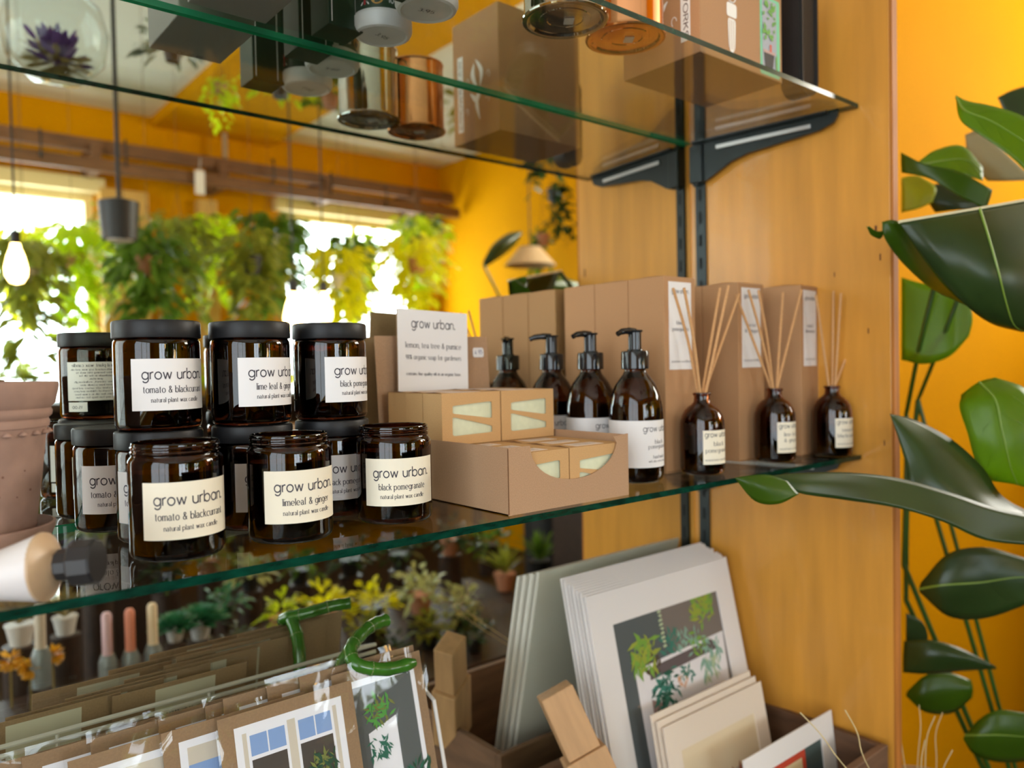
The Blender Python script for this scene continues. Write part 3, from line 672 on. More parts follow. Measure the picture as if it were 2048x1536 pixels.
# ------------------------------------------------------------------ terracotta pot and tube on the left
TERRA = mat('weathered_terracotta', lin(158, 126, 110), 0.85, noise=(40, 0.16))
px_, py_ = -1.0780, -0.1560
t = thing('terracotta_pot', 'small weathered pinkish clay flowerpot in a saucer at the left end', 'flowerpot', (px_, py_, 0))
G().lathe([(0, 0.008), (0.037, 0.008), (0.0385, 0.010), (0.0500, 0.108), (0.0515, 0.1085), (0.0520, 0.112), (0.0510, 0.1145), (0.0535, 0.117), (0.0540, 0.120), (0.0530, 0.1225), (0.0562, 0.126), (0.0590, 0.140), (0.0585, 0.1425), (0.0520, 0.1425), (0.0505, 0.138), (0.0460, 0.11), (0.0350, 0.016), (0, 0.015)], 48).obj('pot_body', TERRA, t, True, ang=0.9)
g = G()
for k in range(26):
    a = 2*PI*k/26; g.lathe([(0, 0.0022), (0.0022, 0.001), (0.0034, -0.001), (0, -0.002)], 8, M=Matrix.Translation((0.0506*math.cos(a), 0.0506*math.sin(a), 0.1045)))
g.obj('beading', TERRA, t, True)
G().lathe([(0, 0), (0.040, 0), (0.042, 0.003), (0.0535, 0.030), (0.0540, 0.034), (0.0520, 0.0345), (0.0475, 0.026), (0.040, 0.007), (0, 0.0065)], 48).obj('saucer', TERRA, t, True, ang=0.9)
rr = random.Random(2)
for k in range(18):
    a = rr.uniform(-2.4, 0.1); z = rr.uniform(0.045, 0.10); r = 0.0385 + (z-0.01)*0.1174 + 0.0002; q = rr.uniform(0.0005, 0.0011)
    G().lathe([(0, 0.0003), (q, 0.0002), (q*1.1, -0.0003)], 7, M=Matrix.Translation((r*math.cos(a), r*math.sin(a), z)) @ Matrix.Rotation(a, 4, 'Z') @ Matrix.Rotation(PI/2, 4, 'Y')).obj('pit_mark', mat('pit_brown', lin(110, 74, 60), 0.9), t)
t = thing('hand_cream_tube', 'white squeeze tube with black screw cap lying on the shelf edge', 'tube', (-1.0520, -0.2830, 0.0230))
ax = Vector((0.80, -0.57, 0.075)).normalized(); sd = Vector((-ax.y, ax.x, 0)).normalized(); upv = ax.cross(sd).normalized()
MT = Matrix(((ax.x, sd.x, upv.x, 0), (ax.y, sd.y, upv.y, 0), (ax.z, sd.z, upv.z, 0), (0, 0, 0, 1)))
g = G(); n = 36; rows = 14; Lb = 0.105; v = []
for i in range(rows+1):
    q = i/rows; x = -Lb*q; k = q**0.85
    ry, rz2 = 0.0225*(1-k) + 0.0330*k, 0.0225*(1-k) + 0.0012*k
    zc = -0.006*k
    for j in range(n):
        a = 2*PI*j/n; wr = 1 + 0.02*math.sin(5*a+9*q)*math.sin(PI*q); v.append((x, ry*math.cos(a)*wr, zc + rz2*math.sin(a)*wr))
g.add(v, [(i*n+j, i*n+(j+1) % n, (i+1)*n+(j+1) % n, (i+1)*n+j) for i in range(rows) for j in range(n)])
g.xf(MT).obj('tube_body', mat('white_tube_foil', lin(222, 216, 214), 0.38, spec=0.5), t, True, ang=None)
RX = Matrix(((0, 0, 1, 0), (0, 1, 0, 0), (-1, 0, 0, 0), (0, 0, 0, 1)))
G().lathe([(0.0225, -0.0005), (0.0222, 0.0015), (0.0130, 0.0072), (0.0085, 0.0085), (0.0085, 0.012), (0, 0.012)], 40, M=MT @ RX).obj('shoulder', mat('tan_tube_shoulder', lin(196, 166, 132), 0.35), t, True, ang=0.5)
G().lathe([(0, 0.0095), (0.0098, 0.0095), (0.0104, 0.0105), (0.0108, 0.019), (0.0145, 0.0195), (0.0150, 0.0205), (0.0148, 0.0330), (0.0138, 0.0345), (0, 0.0345)], 10, M=MT @ RX).obj('screw_cap', mat('satin_black_cap', (0.022, 0.021, 0.022, 1), 0.3), t, True, ang=0.35)

# ------------------------------------------------------------------ things on the upper shelf
ZU = HU + TG + 0.0002
def tin(name, label, loc, r, h, m, cat='tin'):
    t = thing(name, label, cat, loc)
    G().lathe([(0, 0.0030), (r*0.42, 0.0030), (r*0.44, 0.0022), (r*0.60, 0.0022), (r*0.62, 0.0030), (r*0.84, 0.0030), (r*0.88, 0.0008), (r*0.95, 0.0), (r*1.02, 0.0006), (r*1.035, 0.0022), (r*1.02, 0.0036), (r*0.985, 0.0042), (r*0.975, 0.0070), (r*0.975, h-0.004), (r*1.0, h-0.002), (r*0.99, h), (r*0.96, h), (r*0.95, h-0.002), (r*0.95, 0.0045), (0, 0.0045)], 56).obj('can_body', m, t, True, ang=0.5)
    G().box(-0.008, 0.008, -0.0055, 0.0055, 0.0019, 0.0023, M=Matrix.Translation((0.006, 0.0, 0.0)) @ Matrix.Rotation(0.9, 4, 'Z')).obj('price_sticker', PAPER, t)
    return t
tin('chrome_tin', 'shiny chrome candle tin seen from below on the upper glass shelf', (-0.5160, -0.2230, ZU), 0.0475, 0.11, mat('polished_chrome', (0.62, 0.60, 0.55, 1), 0.06, metal=1.0))
tin('copper_tin', 'shiny copper candle tin seen from below, beside the kraft watering box', (-0.4230, -0.2300, ZU), 0.0465, 0.11, mat('polished_copper', (0.95, 0.46, 0.22, 1), 0.10, metal=1.0))
# boxed plant waterer
t = thing('watering_kit_box', 'kraft carton with white drawings and green-edged plant photo, right end of upper shelf', 'box', (-0.3225, -0.2640, ZU))
XW, XD, XH = 0.186, 0.128, 0.21
G().box(0, XW, 0, XD, 0, XH, bev=0.0012).obj('carton', KRAFT2, t)
GRN = mat('mint_green_print', lin(120, 206, 160), 0.6); WHT = mat('white_print', lin(240, 236, 228), 0.6)
g = G(); F = lambda x, z, e=0.0003: (x, -e, z)
def fpoly(g, pts, e, mi): g.add([F(x, z, e) for x, z in pts], [tuple(range(len(pts)))], mi)
ph = G(); x0 = 0.132
fpoly(ph, rrect(x0, x0+0.048, 0.003, 0.110, 0.003), 0.0003, 0)
fpoly(ph, rrect(x0+0.005, x0+0.040, 0.012, 0.106, 0.002), 0.0005, 1)
fpoly(ph, [(x0+0.008, 0.034), (x0+0.011, 0.013), (x0+0.030, 0.013), (x0+0.034, 0.034)], 0.0007, 2)
fpoly(ph, [(x0+0.007, 0.033), (x0+0.007, 0.037), (x0+0.035, 0.037), (x0+0.035, 0.033)], 0.0009, 5)
fpoly(ph, [(x0+0.022, 0.036), (x0+0.0225, 0.046), (x0+0.027, 0.046), (x0+0.027, 0.036)], 0.0010, 4)
rr = random.Random(5)
for k in range(26):
    cx_, cz_ = x0+0.008+rr.random()*0.028, 0.050+rr.random()*0.052; a = rr.uniform(0, 3.1); L = rr.uniform(0.006, 0.013)
    dx, dz = math.cos(a)*L, math.sin(a)*L
    fpoly(ph, [(cx_-dx/2, cz_-dz/2), (cx_+dz*0.3, cz_-dx*0.3), (cx_+dx/2, cz_+dz/2), (cx_-dz*0.3, cz_+dx*0.3)], 0.0011+k*0.00002, 3)
fpoly(ph, [(x0+0.036, 0.030), (x0+0.040, 0.036), (x0+0.041, 0.016), (x0+0.038, 0.008)], 0.0012, 3)
ph.obj('plant_photo', [GRN, mat('photo_grey', lin(168, 172, 180), 0.6), mat('photo_black', lin(44, 38, 36), 0.6), mat('photo_leaf_green', lin(110, 168, 66), 0.6), mat('photo_orange', lin(214, 92, 60), 0.6), mat('photo_pale_pink', lin(196, 160, 150), 0.6)], t)
g = G()
for a, b, s in ((0.066, 0.030, 0.0065), (0.066, 0.048, 0.0085)): pass
fpoly(g, smooth_poly([(0.060, 0.020), (0.058, 0.058), (0.076, 0.058), (0.074, 0.020), (0.067, 0.012)], 0.2), 0.0004, 0)
fpoly(g, smooth_poly([(0.056, 0.060), (0.056, 0.078), (0.078, 0.078), (0.078, 0.060)], 0.2), 0.0004, 0)
for k in range(3):
    cz_ = 0.086 + k*0.013; R_ = 0.0085 + 0.001*k
    g.tube([(0.067 + R_*math.cos(q*PI/10), -0.0004, cz_ + R_*0.8*math.sin(q*PI/10)) for q in range(21)], 0.0008, 5, 0)
for k in range(3): g.box(0.0615+k*0.0045, 0.0622+k*0.0045, -0.0006, -0.0003, 0.018, 0.056, 1)
g.obj('probe_drawing', [WHT, KRAFT2], t)
MS_ = Matrix(((0, 1, 0, 0), (-1, 0, 0, XD), (0, 0, 1, 0), (0, 0, 0, 1)))           # left side of the carton: local x runs towards the front
g = G(); SP = lambda pts, e=0.0004: g.add([(-e, XD - x, z) for x, z in pts], [tuple(range(len(pts)))])
SP(rect(0.0985, 0.1135, 0.020, 0.150)); plaq = g.obj('name_plaque', WHT, t)
g = G(); text_geom(g, 'WATERWORKS', 0.118, 0.0, 0.0, lambda u, v: (-0.0007, XD - (0.1030 + v), 0.084 - u), False, 0.0052, 0.17); g.obj('plaque_lettering', mat('brown_ink', lin(96, 66, 46), 0.7), plaq)
g = G()
for L in ([(0.052, 0.030), (0.060, 0.060), (0.055, 0.082)], [(0.046, 0.084), (0.060, 0.066), (0.078, 0.080)], [(0.050, 0.086), (0.046, 0.110), (0.062, 0.134)], [(0.058, 0.084), (0.070, 0.108), (0.066, 0.128)]):
    P = spline([(-0.0005, XD-x, z) for x, z in L], 6); n = len(P)
    g.tube(P, [0.0006+0.0045*math.sin(PI*i/(n-1)) for i in range(n)], 6)
for x, z in ((0.030, 0.060), (0.088, 0.050), (0.084, 0.100), (0.028, 0.100)):
    g.tube([(-0.0004, XD-(x+0.004*math.cos(q*PI/6)), z+0.006*math.sin(q*PI/6)) for q in range(9)], 0.0006, 5)
g.xf(Matrix.Translation((-0.0005, XD, 0)) @ Matrix.Scale(0.08, 4, (1, 0, 0)) @ Matrix.Translation((0.0005, -XD, 0))).obj('leaf_drawing', WHT, t)
t = thing('black_rounded_shape', 'black upright shape with rounded corners between kraft carton and wooden panel', 'tray', (-0.088, -0.262, ZU))  # dark rounded shape built as a solid upright slab
G().plate(rrect(0, 0.052, 0, 0.17, 0.022, 6), [], 0.03).obj('shape_body', mat('matt_black', (0.018, 0.017, 0.016, 1), 0.5), t)
G().plate(rrect(0.004, 0.048, 0.004, 0.166, 0.019, 6), [rrect(0.008, 0.044, 0.008, 0.162, 0.016, 6)], 0.004, M=Matrix.Translation((0, -0.003, 0))).obj('rim', MATS['matt_black'], t)
# tubs of plant food (white bases, dark green labels)
DG = mat('dark_green_label', lin(30, 58, 40), 0.35, spec=0.5); TUB = mat('white_tub_plastic', lin(232, 230, 228), 0.4)
def tub(loc, label, rz):
    t = thing('plant_food_tub', label, 'tub', loc, rz, 'white-based plant food tubs on the upper shelf'); r = 0.0335
    G().lathe([(0, 0.0015), (r*0.80, 0.0015), (r*0.86, 0.0), (r*0.96, 0.0012), (r*1.03, 0.006), (r*1.03, 0.017), (r*0.98, 0.019), (r*0.98, 0.105), (r*0.9, 0.112), (0, 0.112)], 48).obj('tub_body', TUB, t, True, ang=0.5)
    lb = cyl_label(G(), r*0.98, 0, 2*PI*r*0.98*0.97, 0.020, 0.104, 0.0002, 64).obj('label_band', DG, t, True)
    g = G()
    for ph0 in (-0.4, 2.7): text_geom(g, '100 ml', 0.022, 0.004, 0.0255, cyl_map(r*0.98, ph0, 0.0005), False, 0.0050, 0.22)
    g.obj('label_lettering', TUB, lb)
    g = G()
    for ph0 in (-1.0, 2.1):
        Fm = cyl_map(r*0.98, ph0, 0.0005)
        g.add([Fm(0.0075*math.cos(a*PI/12), 0.031+0.0075*math.sin(a*PI/12)) for a in range(24)], [tuple(range(24))], 0)
        Fm = cyl_map(r*0.98, ph0, 0.0007)
        for s in (-1, 1): g.add([Fm(0, 0.027), Fm(s*0.004, 0.030), Fm(s*0.005, 0.035), Fm(s*0.001, 0.032)], [(0, 1, 2, 3)], 1)
        Fm = cyl_map(r*0.98, ph0-0.45, 0.0005)
        for (a, b, c_, d_, mi) in ((-0.006, 0.024, 0.006, 0.040, 2), (-0.006, 0.040, 0.006, 0.024, 2), (-0.0012, 0.024, 0.0012, 0.040, 3), (-0.007, 0.0308, 0.007, 0.0332, 3)):
            if mi == 2: g.add([Fm(a, b), Fm(a+0.0018, b), Fm(c_, d_), Fm(c_-0.0018, d_)], [(0, 1, 2, 3)], 2)
            else: g.add([Fm(a, b), Fm(c_, b), Fm(c_, d_), Fm(a, d_)], [(0, 1, 2, 3)], 3)
    g.obj('emblem', [mat('ochre_roundel', lin(190, 140, 60), 0.5), DG, TUB, mat('flag_red', lin(176, 40, 50), 0.5)], lb)
    g = G(); text_geom(g, '3.95', 0.018, 0, 0, lambda u, v: (u, -(-0.004 + v), 0.0011), False, 0.0048, 0.14); g.obj('handwritten_price', INK, t)
    return t
tub((-0.6590, -0.0640, ZU), 'white-based plant food tub nearest the mirror on the upper shelf', 0.3)
tub((-0.6540, -0.1500, ZU), 'white-based plant food tub in front, half out of frame at the top', -0.2)
def green_box(x, y, label):
    t = thing('green_carton', label, 'box', (x, y, ZU), 0, 'dark green cartons on the upper shelf')
    G().box(0, 0.044, 0, 0.044, 0, 0.15, bev=0.0008).obj('carton', DG, t)
    g = G()
    for xx in (0.004, 0.034): g.box(xx, xx+0.0012, 0.0439, 0.0443, 0.004, 0.146).box(xx, xx+0.0012, -0.0003, 0.0001, 0.004, 0.146)
    g.obj('white_stripe', TUB, t); return t
green_box(-0.7300, -0.1950, 'dark green carton at the front, left of the plant food tubs')
green_box(-0.7260, -0.0600, 'dark green carton nearest the mirror, left of the plant food tubs')
t = thing('grey_carton', 'pale grey carton with small print beside the plant food tubs', 'box', (-0.8650, -0.1300, ZU))
G().box(0, 0.085, 0, 0.115, 0, 0.13, bev=0.0015).obj('carton', mat('pale_grey_card', lin(150, 146, 140), 0.55), t)
g = G(); text_geom(g, 'CE 35 88', 0.030, 0, 0, lambda u, v: (0.045+u, 0.012-v, -0.0001), False, 0.0050, 0.16); g.obj('small_print', INK, t)

# ------------------------------------------------------------------ crate of mounted prints
CT, CB = -0.420, -0.655
TBL = CB - 0.012
t = thing('wooden_table', 'dark wooden display table below the glass shelves', 'table', (-0.55, -0.22, TBL))
G().box(-1.30, 0.54, -0.30, 0.20, -0.035, 0.0, bev=0.003).obj('table_top', DARKW, t)
for sx in (-1.22, 0.46):
    for sy in (-0.25, 0.15): G().box(sx-0.03, sx+0.03, sy-0.03, sy+0.03, ZF-TBL, -0.035, bev=0.002).obj('leg', DARKW, t)
t = thing('print_crate', 'old dark wooden crate holding the white mounted prints', 'crate', (-0.4300, -0.3300, CB-0.011))
CW, CD, CH = 0.455, 0.300, CT-CB; wt_ = 0.012
CRW = mat('old_crate_wood', lin(104, 74, 52), 0.7, noise=(7, 0.3, (1.5, 1.5, 8)))
G().box(0, CW, 0, wt_, 0, CH, bev=0.0015).obj('front_board', CRW, t); G().box(0, CW, CD-wt_, CD, 0, CH, bev=0.0015).obj('back_board', CRW, t)
G().box(0, wt_, wt_, CD-wt_, 0, CH, bev=0.0015).obj('side_board', CRW, t); G().box(CW-wt_, CW, wt_, CD-wt_, 0, CH, bev=0.0015).obj('side_board', CRW, t)
G().box(wt_, CW-wt_, wt_, CD-wt_, 0.0, 0.010).obj('bottom_board', CRW, t)
MNT = mat('white_mount_board', lin(232, 226, 222), 0.6); MNTC = mat('cream_mount_board', lin(226, 210, 192), 0.6)
MW, MHT = 0.338, 0.437
lean = math.radians(12.5)
def mount(label, x, ytop, ztop, w, h, m, hole, th, ln_, art=None, group=None, cat='print', rz=0.0, roll=0.0):
    """mounted print leaning back; (x, ytop, ztop) is its top left corner"""
    t = thing('mounted_print', label, cat, (x, ytop, ztop), rz, group)
    ML_ = Matrix.Rotation(roll, 4, 'Y') @ Matrix.Rotation(-ln_, 4, 'X') @ Matrix.Translation((0, 0, -h))
    holes = [hole] if hole else []
    G().plate(rect(0, w, 0, h), holes, th*0.6, M=ML_).obj('window_mount', m, t)
    G().box(0.001, w-0.001, th*0.6, th, 0.001, h-0.001, M=ML_).obj('backing_card', m, t)
    if art: art(t, ML_, hole, th*0.6 - 0.0002)
    return t
def A(name, *c): return mat('print_' + name, lin(*c), 0.6)
def leaves_art(g, cx, cz, R, n, mis, y, seed, spread=(0, 360), wid=0.13):
    rr = random.Random(seed)
    for k in range(int(n*2.2)):
        a = math.radians(rr.uniform(*spread)); L = R*rr.uniform(0.3, 0.65); ox, oz = cx + rr.uniform(-.55, .55)*R, cz + rr.uniform(-.45, .45)*R
        dx, dz = math.cos(a)*L, math.sin(a)*L; w = wid*rr.uniform(0.7, 1.3)
        yy = y - 0.00002*(k+1)
        g.poly([(ox, oz), (ox+dx*0.5-dz*w, oz+dz*0.5+dx*w), (ox+dx, oz+dz), (ox+dx*0.5+dz*w, oz+dz*0.5-dx*w)], yy, rr.choice(mis))
def art_balcony(t, M, hole, y):
    (xa, za), (xb, zb) = hole[0], hole[2]; W, H = xb-xa, zb-za; g = G()
    V = lambda v: 1-(1-v)*0.56
    P = lambda pts: [(xa+u*W, za+(V(v) if v > 0.005 else 0)*H) for u, v in pts]
    g.poly(P([(0, 0), (1, 0), (1, 1), (0, 1)]), y, 0)
    g.poly(P([(0, .30), (.5, .60), (.40, 1), (0, 1)]), y-0.00003, 1); g.poly(P([(0, 0), (.20, 0), (.16, .30), (0, .42)]), y-0.00004, 1)
    g.poly(P([(.12, .0), (.12, .62), (.20, .62), (.99, .66), (.96, .12), (.75, .0)]), y-0.00006, 2)
    g.poly(P([(.24, .50), (.90, .54), (.86, .63), (.24, .59)]), y-0.00009, 3)
    g.poly(P([(.20, .0), (.34, .0), (.32, .30), (.22, .36)]), y-0.00009, 4)
    sx = min(W, H)
    for (u, v, R, n, mi, sp) in ((.22, .72, .17, 26, (5, 6), (0, 360)), (.16, .70, .10, 10, (5,), (0, 360)), (.82, .92, .17, 26, (5, 6), (20, 200)), (.86, .88, .12, 14, (6, 5), (0, 360)), (.46, .70, .12, 14, (7,), (20, 160)), (.62, .68, .11, 12, (8,), (20, 160)),
                          (.36, .44, .15, 22, (7, 9), (180, 360)), (.34, .26, .16, 20, (9, 7), (200, 340)), (.86, .58, .12, 14, (8,), (190, 350)), (.80, .44, .15, 16, (8, 10), (230, 310)), (.56, .45, .10, 10, (7,), (0, 360)), (.28, .58, .10, 10, (11,), (30, 150)), (.72, .66, .12, 16, (8, 5), (0, 360)), (.52, .38, .08, 8, (12,), (60, 120))):
        leaves_art(g, xa+u*W, za+V(v)*H, R*sx*1.05, n, mi, y-0.0002, int(u*977+v*331), sp)
    for k in range(9): g.poly([(xa+W*(.40+.012*math.sin(k*2)), za+H*V(.70+.034*k)), (xa+W*.43, za+H*V(.705+.034*k)), (xa+W*.425, za+H*V(.725+.034*k)), (xa+W*.395, za+H*V(.72+.034*k))], y-0.0009, 10)
    g.xf(M).obj('picture', [A('taupe', 118, 108, 100), A('slate', 84, 90, 90), A('white', 226, 220, 220), A('charcoal', 96, 84, 84), A('mauve', 150, 124, 120), A('leaf', 120, 160, 60), A('olive', 150, 160, 56), A('teal', 60, 122, 104), A('sage', 132, 168, 148), A('deep_green', 30, 84, 66), A('pale_leaf', 176, 188, 150), A('dark_brown', 82, 66, 44), A('peach', 214, 152, 100)], t)
def art_fan(t, M, hole, y):
    (xa, za), (xb, zb) = hole[0], hole[2]; W, H = xb-xa, zb-za; g = G()
    g.poly([(xa, za), (xb, za), (xb, zb), (xa, zb)], y, 0)
    g.poly([(xa, za), (xa+W*.8, za), (xa+W*.8, zb-H*.28), (xa+W*.1, zb-H*.30)], y-0.00004, 1)
    for (u, v, R, mi) in ((.70, .42, .40, 2), (.32, .08, .40, 3)):
        for k in range(15):
            a = math.radians(-20 + 220*k/14); dx, dz = math.cos(a)*R*W, math.sin(a)*R*W
            cx, cz = xa+u*W, za+v*H
            g.poly([(cx, cz), (cx+dx*.7-dz*.09, cz+dz*.7+dx*.09), (cx+dx, cz+dz), (cx+dx*.7+dz*.09, cz+dz*.7-dx*.09)], y-0.0001-0.00002*k, mi)
    g.xf(M).obj('picture', [A('sand', 222, 202, 168), A('greige', 186, 170, 154), A('rust', 160, 92, 66), A('brick', 146, 54, 34)], t)
def art_red(t, M, hole, y):
    (xa, za), (xb, zb) = hole[0], hole[2]; W, H = xb-xa, zb-za; g = G()
    P = lambda pts: [(xa+u*W, za+v*H) for u, v in pts]
    g.poly(P([(0, 0), (1, 0), (1, 1), (0, 1)]), y, 0)
    g.poly(P([(.22, 0), (.72, 0), (.72, 1), (.22, 1)]), y-0.00004, 1); g.poly(P([(.28, 0), (.66, 0), (.66, .93), (.28, .93)]), y-0.00008, 2)
    g.poly(P([(.76, .0), (1, .0), (1, .60), (.76, .62)]), y-0.00008, 3)
    for u, v, r, mi in ((.40, .72, .05, 4), (.40, .72, .028, 2), (.56, .60, .07, 4), (.56, .58, .04, 5)):
        g.poly([(xa+W*(u+r*math.cos(a*PI/8)), za+H*v+W*1.4*r*math.sin(a*PI/8)) for a in range(16)], y-0.00012-r*0.0004, mi)
    leaves_art(g, xa+.10*W, za+.45*H, .16*W, 14, (6,), y-0.0002, 3)
    g.xf(M).obj('picture', [A('slate_green', 70, 84, 82), A('vermilion', 196, 70, 44), A('light_sand', 226, 204, 160), A('ice', 214, 218, 226), A('umber', 92, 60, 44), A('pink', 220, 150, 130), A('teal2', 50, 120, 90)], t)
big_hole = rect(0.045, 0.296, 0.050, 0.388)
NM = 10
for k in range(NM):
    q = k/(NM-1); yt = -0.0260 - 0.0500*q; zt = -0.1690 - 0.0165*q
    x = -0.3540 + 0.0030*math.sin(k*2.1)
    if k == NM-1: mount('large white mounted print of potted plants on a balcony, front of the stack', x, yt, zt, MW, MHT, MNT, big_hole, 0.0036, lean, art_balcony, 'white mounts in the crate')
    else: mount('plain white mount edge showing in the stack behind the balcony print', x, yt, zt, MW-0.002*(k % 2), MHT, MNT, None, 0.0036, lean, None, 'white mounts in the crate')
p = at_y(1300, 1432, -0.150)
for k in range(3):
    yt = -0.1510 - 0.0075*k; x = -0.3030 + 0.004*k; z = -0.347 - 0.0075*k
    mount(('cream mounted print of rust-red palm leaves, in front of the balcony print', 'middle cream mount behind the palm leaf print', 'rear cream mount behind the palm leaf print')[2-k], x, yt, z, 0.240, 0.290, MNTC, rect(0.030, 0.210, 0.035, 0.250) if k == 2 else None, 0.0034, math.radians(11), art_fan if k == 2 else None, 'cream mounts in the crate')
mount('small white mounted print with red doorway picture, at front right of the crate', -0.2245, -0.2480, -0.4010, 0.2360, 0.230, MNT, rect(0.035, 0.200, 0.040, 0.198), 0.0034, math.radians(6), art_red)
# wooden stamp blocks
BLW = mat('pale_beech_block', lin(190, 148, 104), 0.6, noise=(10, 0.12, (8, 8, 1)))
def block(label, M):
    t = thing('wooden_block', label, 'block')
    t.matrix_world = M
    G().box(-0.0230, 0.0230, -0.017, 0.017, 0.0, 0.085, bev=0.002).obj('shaft', BLW, t)
    lo = G().box(-0.0290, 0.0290, -0.021, 0.021, -0.120, -0.0005, bev=0.002).obj('handle', BLW, t)
    g = G()
    for a in (0.0, 0.6, -0.6):
        P = [(0.012*math.sin(a)*q + 0, -0.0214, -0.046 + 0.020*q*math.cos(a)) for q in (0, .5, 1)]
        g.tube([(x, -0.0213, z) for x, y, z in P], 0.0006, 4)
    g.tube([(0.006*math.cos(q*PI/8), -0.0213, -0.036+0.011*math.sin(q*PI/8)) for q in range(17)], 0.0006, 4)
    g.obj('leaf_mark', mat('burnt_mark', lin(110, 74, 46), 0.7), lo)
    return t
pa, pb = at_y(1108, 1380, -0.118), at_y(1170, 1515, -0.150)
zax = (pa - pb).normalized(); yax = Vector((0.35, 1, 0.25)); yax = (yax - zax*yax.dot(zax)).normalized(); xax = yax.cross(zax)
base = pa - zax*0.085
block('pale wooden block with leaf mark sticking up at the crate\'s left end', Matrix(((xax.x, yax.x, zax.x, base.x), (xax.y, yax.y, zax.y, base.y), (xax.z, yax.z, zax.z, base.z), (0, 0, 0, 1))))

# ------------------------------------------------------------------ rack of greeting cards
rk = thing('card_rack', 'white wire rack holding kraft-backed greeting cards at bottom left', 'rack', (-0.90, -0.10, TBL))
WIRE = mat('white_wire', lin(216, 212, 206), 0.4)
zt = -0.2110 - TBL; b0 = 0.0; rxl, rxr = -0.33, 0.262
for nm, y, z in (('back_rail', 0.075, zt+0.000), ('back_rail', 0.075, zt-0.009), ('front_rail', -0.155, zt-0.16)):
    G().tube([(rxl, y, z), (rxr, y, z)], 0.0026, 8).obj(nm, WIRE, rk, True)
for x in (rxl, rxr):
    G().tube([(x, 0.075, zt), (x, -0.01, zt-0.030), (x, -0.085, zt-0.30), (x, -0.10, 0.0)], 0.0024, 8).obj('end_wire', WIRE, rk, True)
for x in (-0.25, -0.10, 0.05, 0.20):
    G().tube([(x, 0.075, zt), (x, 0.070, 0.0)], 0.0018, 8).obj('back_wire', WIRE, rk, True)
G().box(rxl, rxr, -0.155, 0.077, 0.0, 0.004).obj('base_plate', WIRE, rk)
def art_window(g, w, h, y, k):
    P = lambda pts: [(u*w, v*h) for u, v in pts]
    g.poly(P([(.10, .05), (.90, .05), (.90, .93), (.10, .93)]), y, 0); g.poly(P([(.15, .08), (.85, .08), (.85, .89), (.15, .89)]), y-0.00004, 1)
    if k == 0:
        for u in (.20, .55):
            g.poly(P([(u-.02, .30), (u+.27, .30), (u+.27, .89), (u-.02, .89)]), y-0.00008, 0)
            for j in (0, 1): g.poly(P([(u+.13*j, .76), (u+.12+.13*j, .76), (u+.12+.13*j, .87), (u+.13*j, .87)]), y-0.00012, 2)
            g.poly(P([(u, .36), (u+.25, .36), (u+.25, .74), (u, .74)]), y-0.00012, 3)
            for j in (0, 1, 2): g.poly(P([(u+.03+.08*j, .33), (u+.09+.08*j, .33), (u+.10+.08*j, .38), (u+.02+.08*j, .38)]), y-0.0005, 6)
        leaves_art(g, .70*w, .58*h, .16*w, 30, (5, 4), y-0.00015, 8); leaves_art(g, .30*w, .45*h, .13*w, 22, (4, 7), y-0.00015, 9); leaves_art(g, .84*w, .34*h, .08*w, 14, (4,), y-0.00015, 10, (180, 360))
    elif k == 1:
        g.poly(P([(.15, .08), (.40, .08), (.40, .80), (.15, .80)]), y-0.00008, 2); g.poly(P([(.55, .08), (.85, .08), (.85, .86), (.55, .86)]), y-0.00008, 8)
        for j in range(8): g.poly(P([(.16+.06*j, .40), (.17+.06*j, .40), (.19+.06*j, .62), (.18+.06*j, .62)]), y-0.00012, 3)
        g.poly(P([(.15, .60), (.62, .62), (.62, .64), (.15, .62)]), y-0.00014, 3); g.poly(P([(.15, .38), (.62, .40), (.62, .42), (.15, .40)]), y-0.00014, 3)
        leaves_art(g, .55*w, .55*h, .10*w, 10, (6,), y-0.00015, 3); leaves_art(g, .70*w, .25*h, .16*w, 16, (7, 4), y-0.00015, 4)
    else:
        g.poly(P([(.15, .08), (.85, .08), (.85, .89), (.15, .89)]), y-0.00008, 9); g.poly(P([(.30, .08), (.62, .08), (.62, .66), (.30, .60)]), y-0.0001, 0)
        leaves_art(g, .45*w, .72*h, .20*w, 26, (5, 10), y-0.00015, 5); leaves_art(g, .40*w, .52*h, .20*w, 16, (7,), y-0.00015, 6, (200, 340)); leaves_art(g, .40*w, .20*h, .22*w, 22, (7, 10), y-0.00015, 7); leaves_art(g, .78*w, .25*h, .22*w, 18, (4, 7), y-0.00015, 11, (40, 140))
CARDM = [A('card_white', 236, 236, 240), A('card_buff', 208, 198, 180), A('card_blue', 134, 164, 210), A('card_dark', 74, 66, 58), A('card_deep', 40, 78, 52), A('card_moss', 122, 128, 62), A('card_terracotta', 214, 132, 96), A('card_teal', 48, 110, 88), A('card_navy', 44, 46, 92), A('card_slate', 92, 96, 94), A('card_fern', 88, 160, 70)]
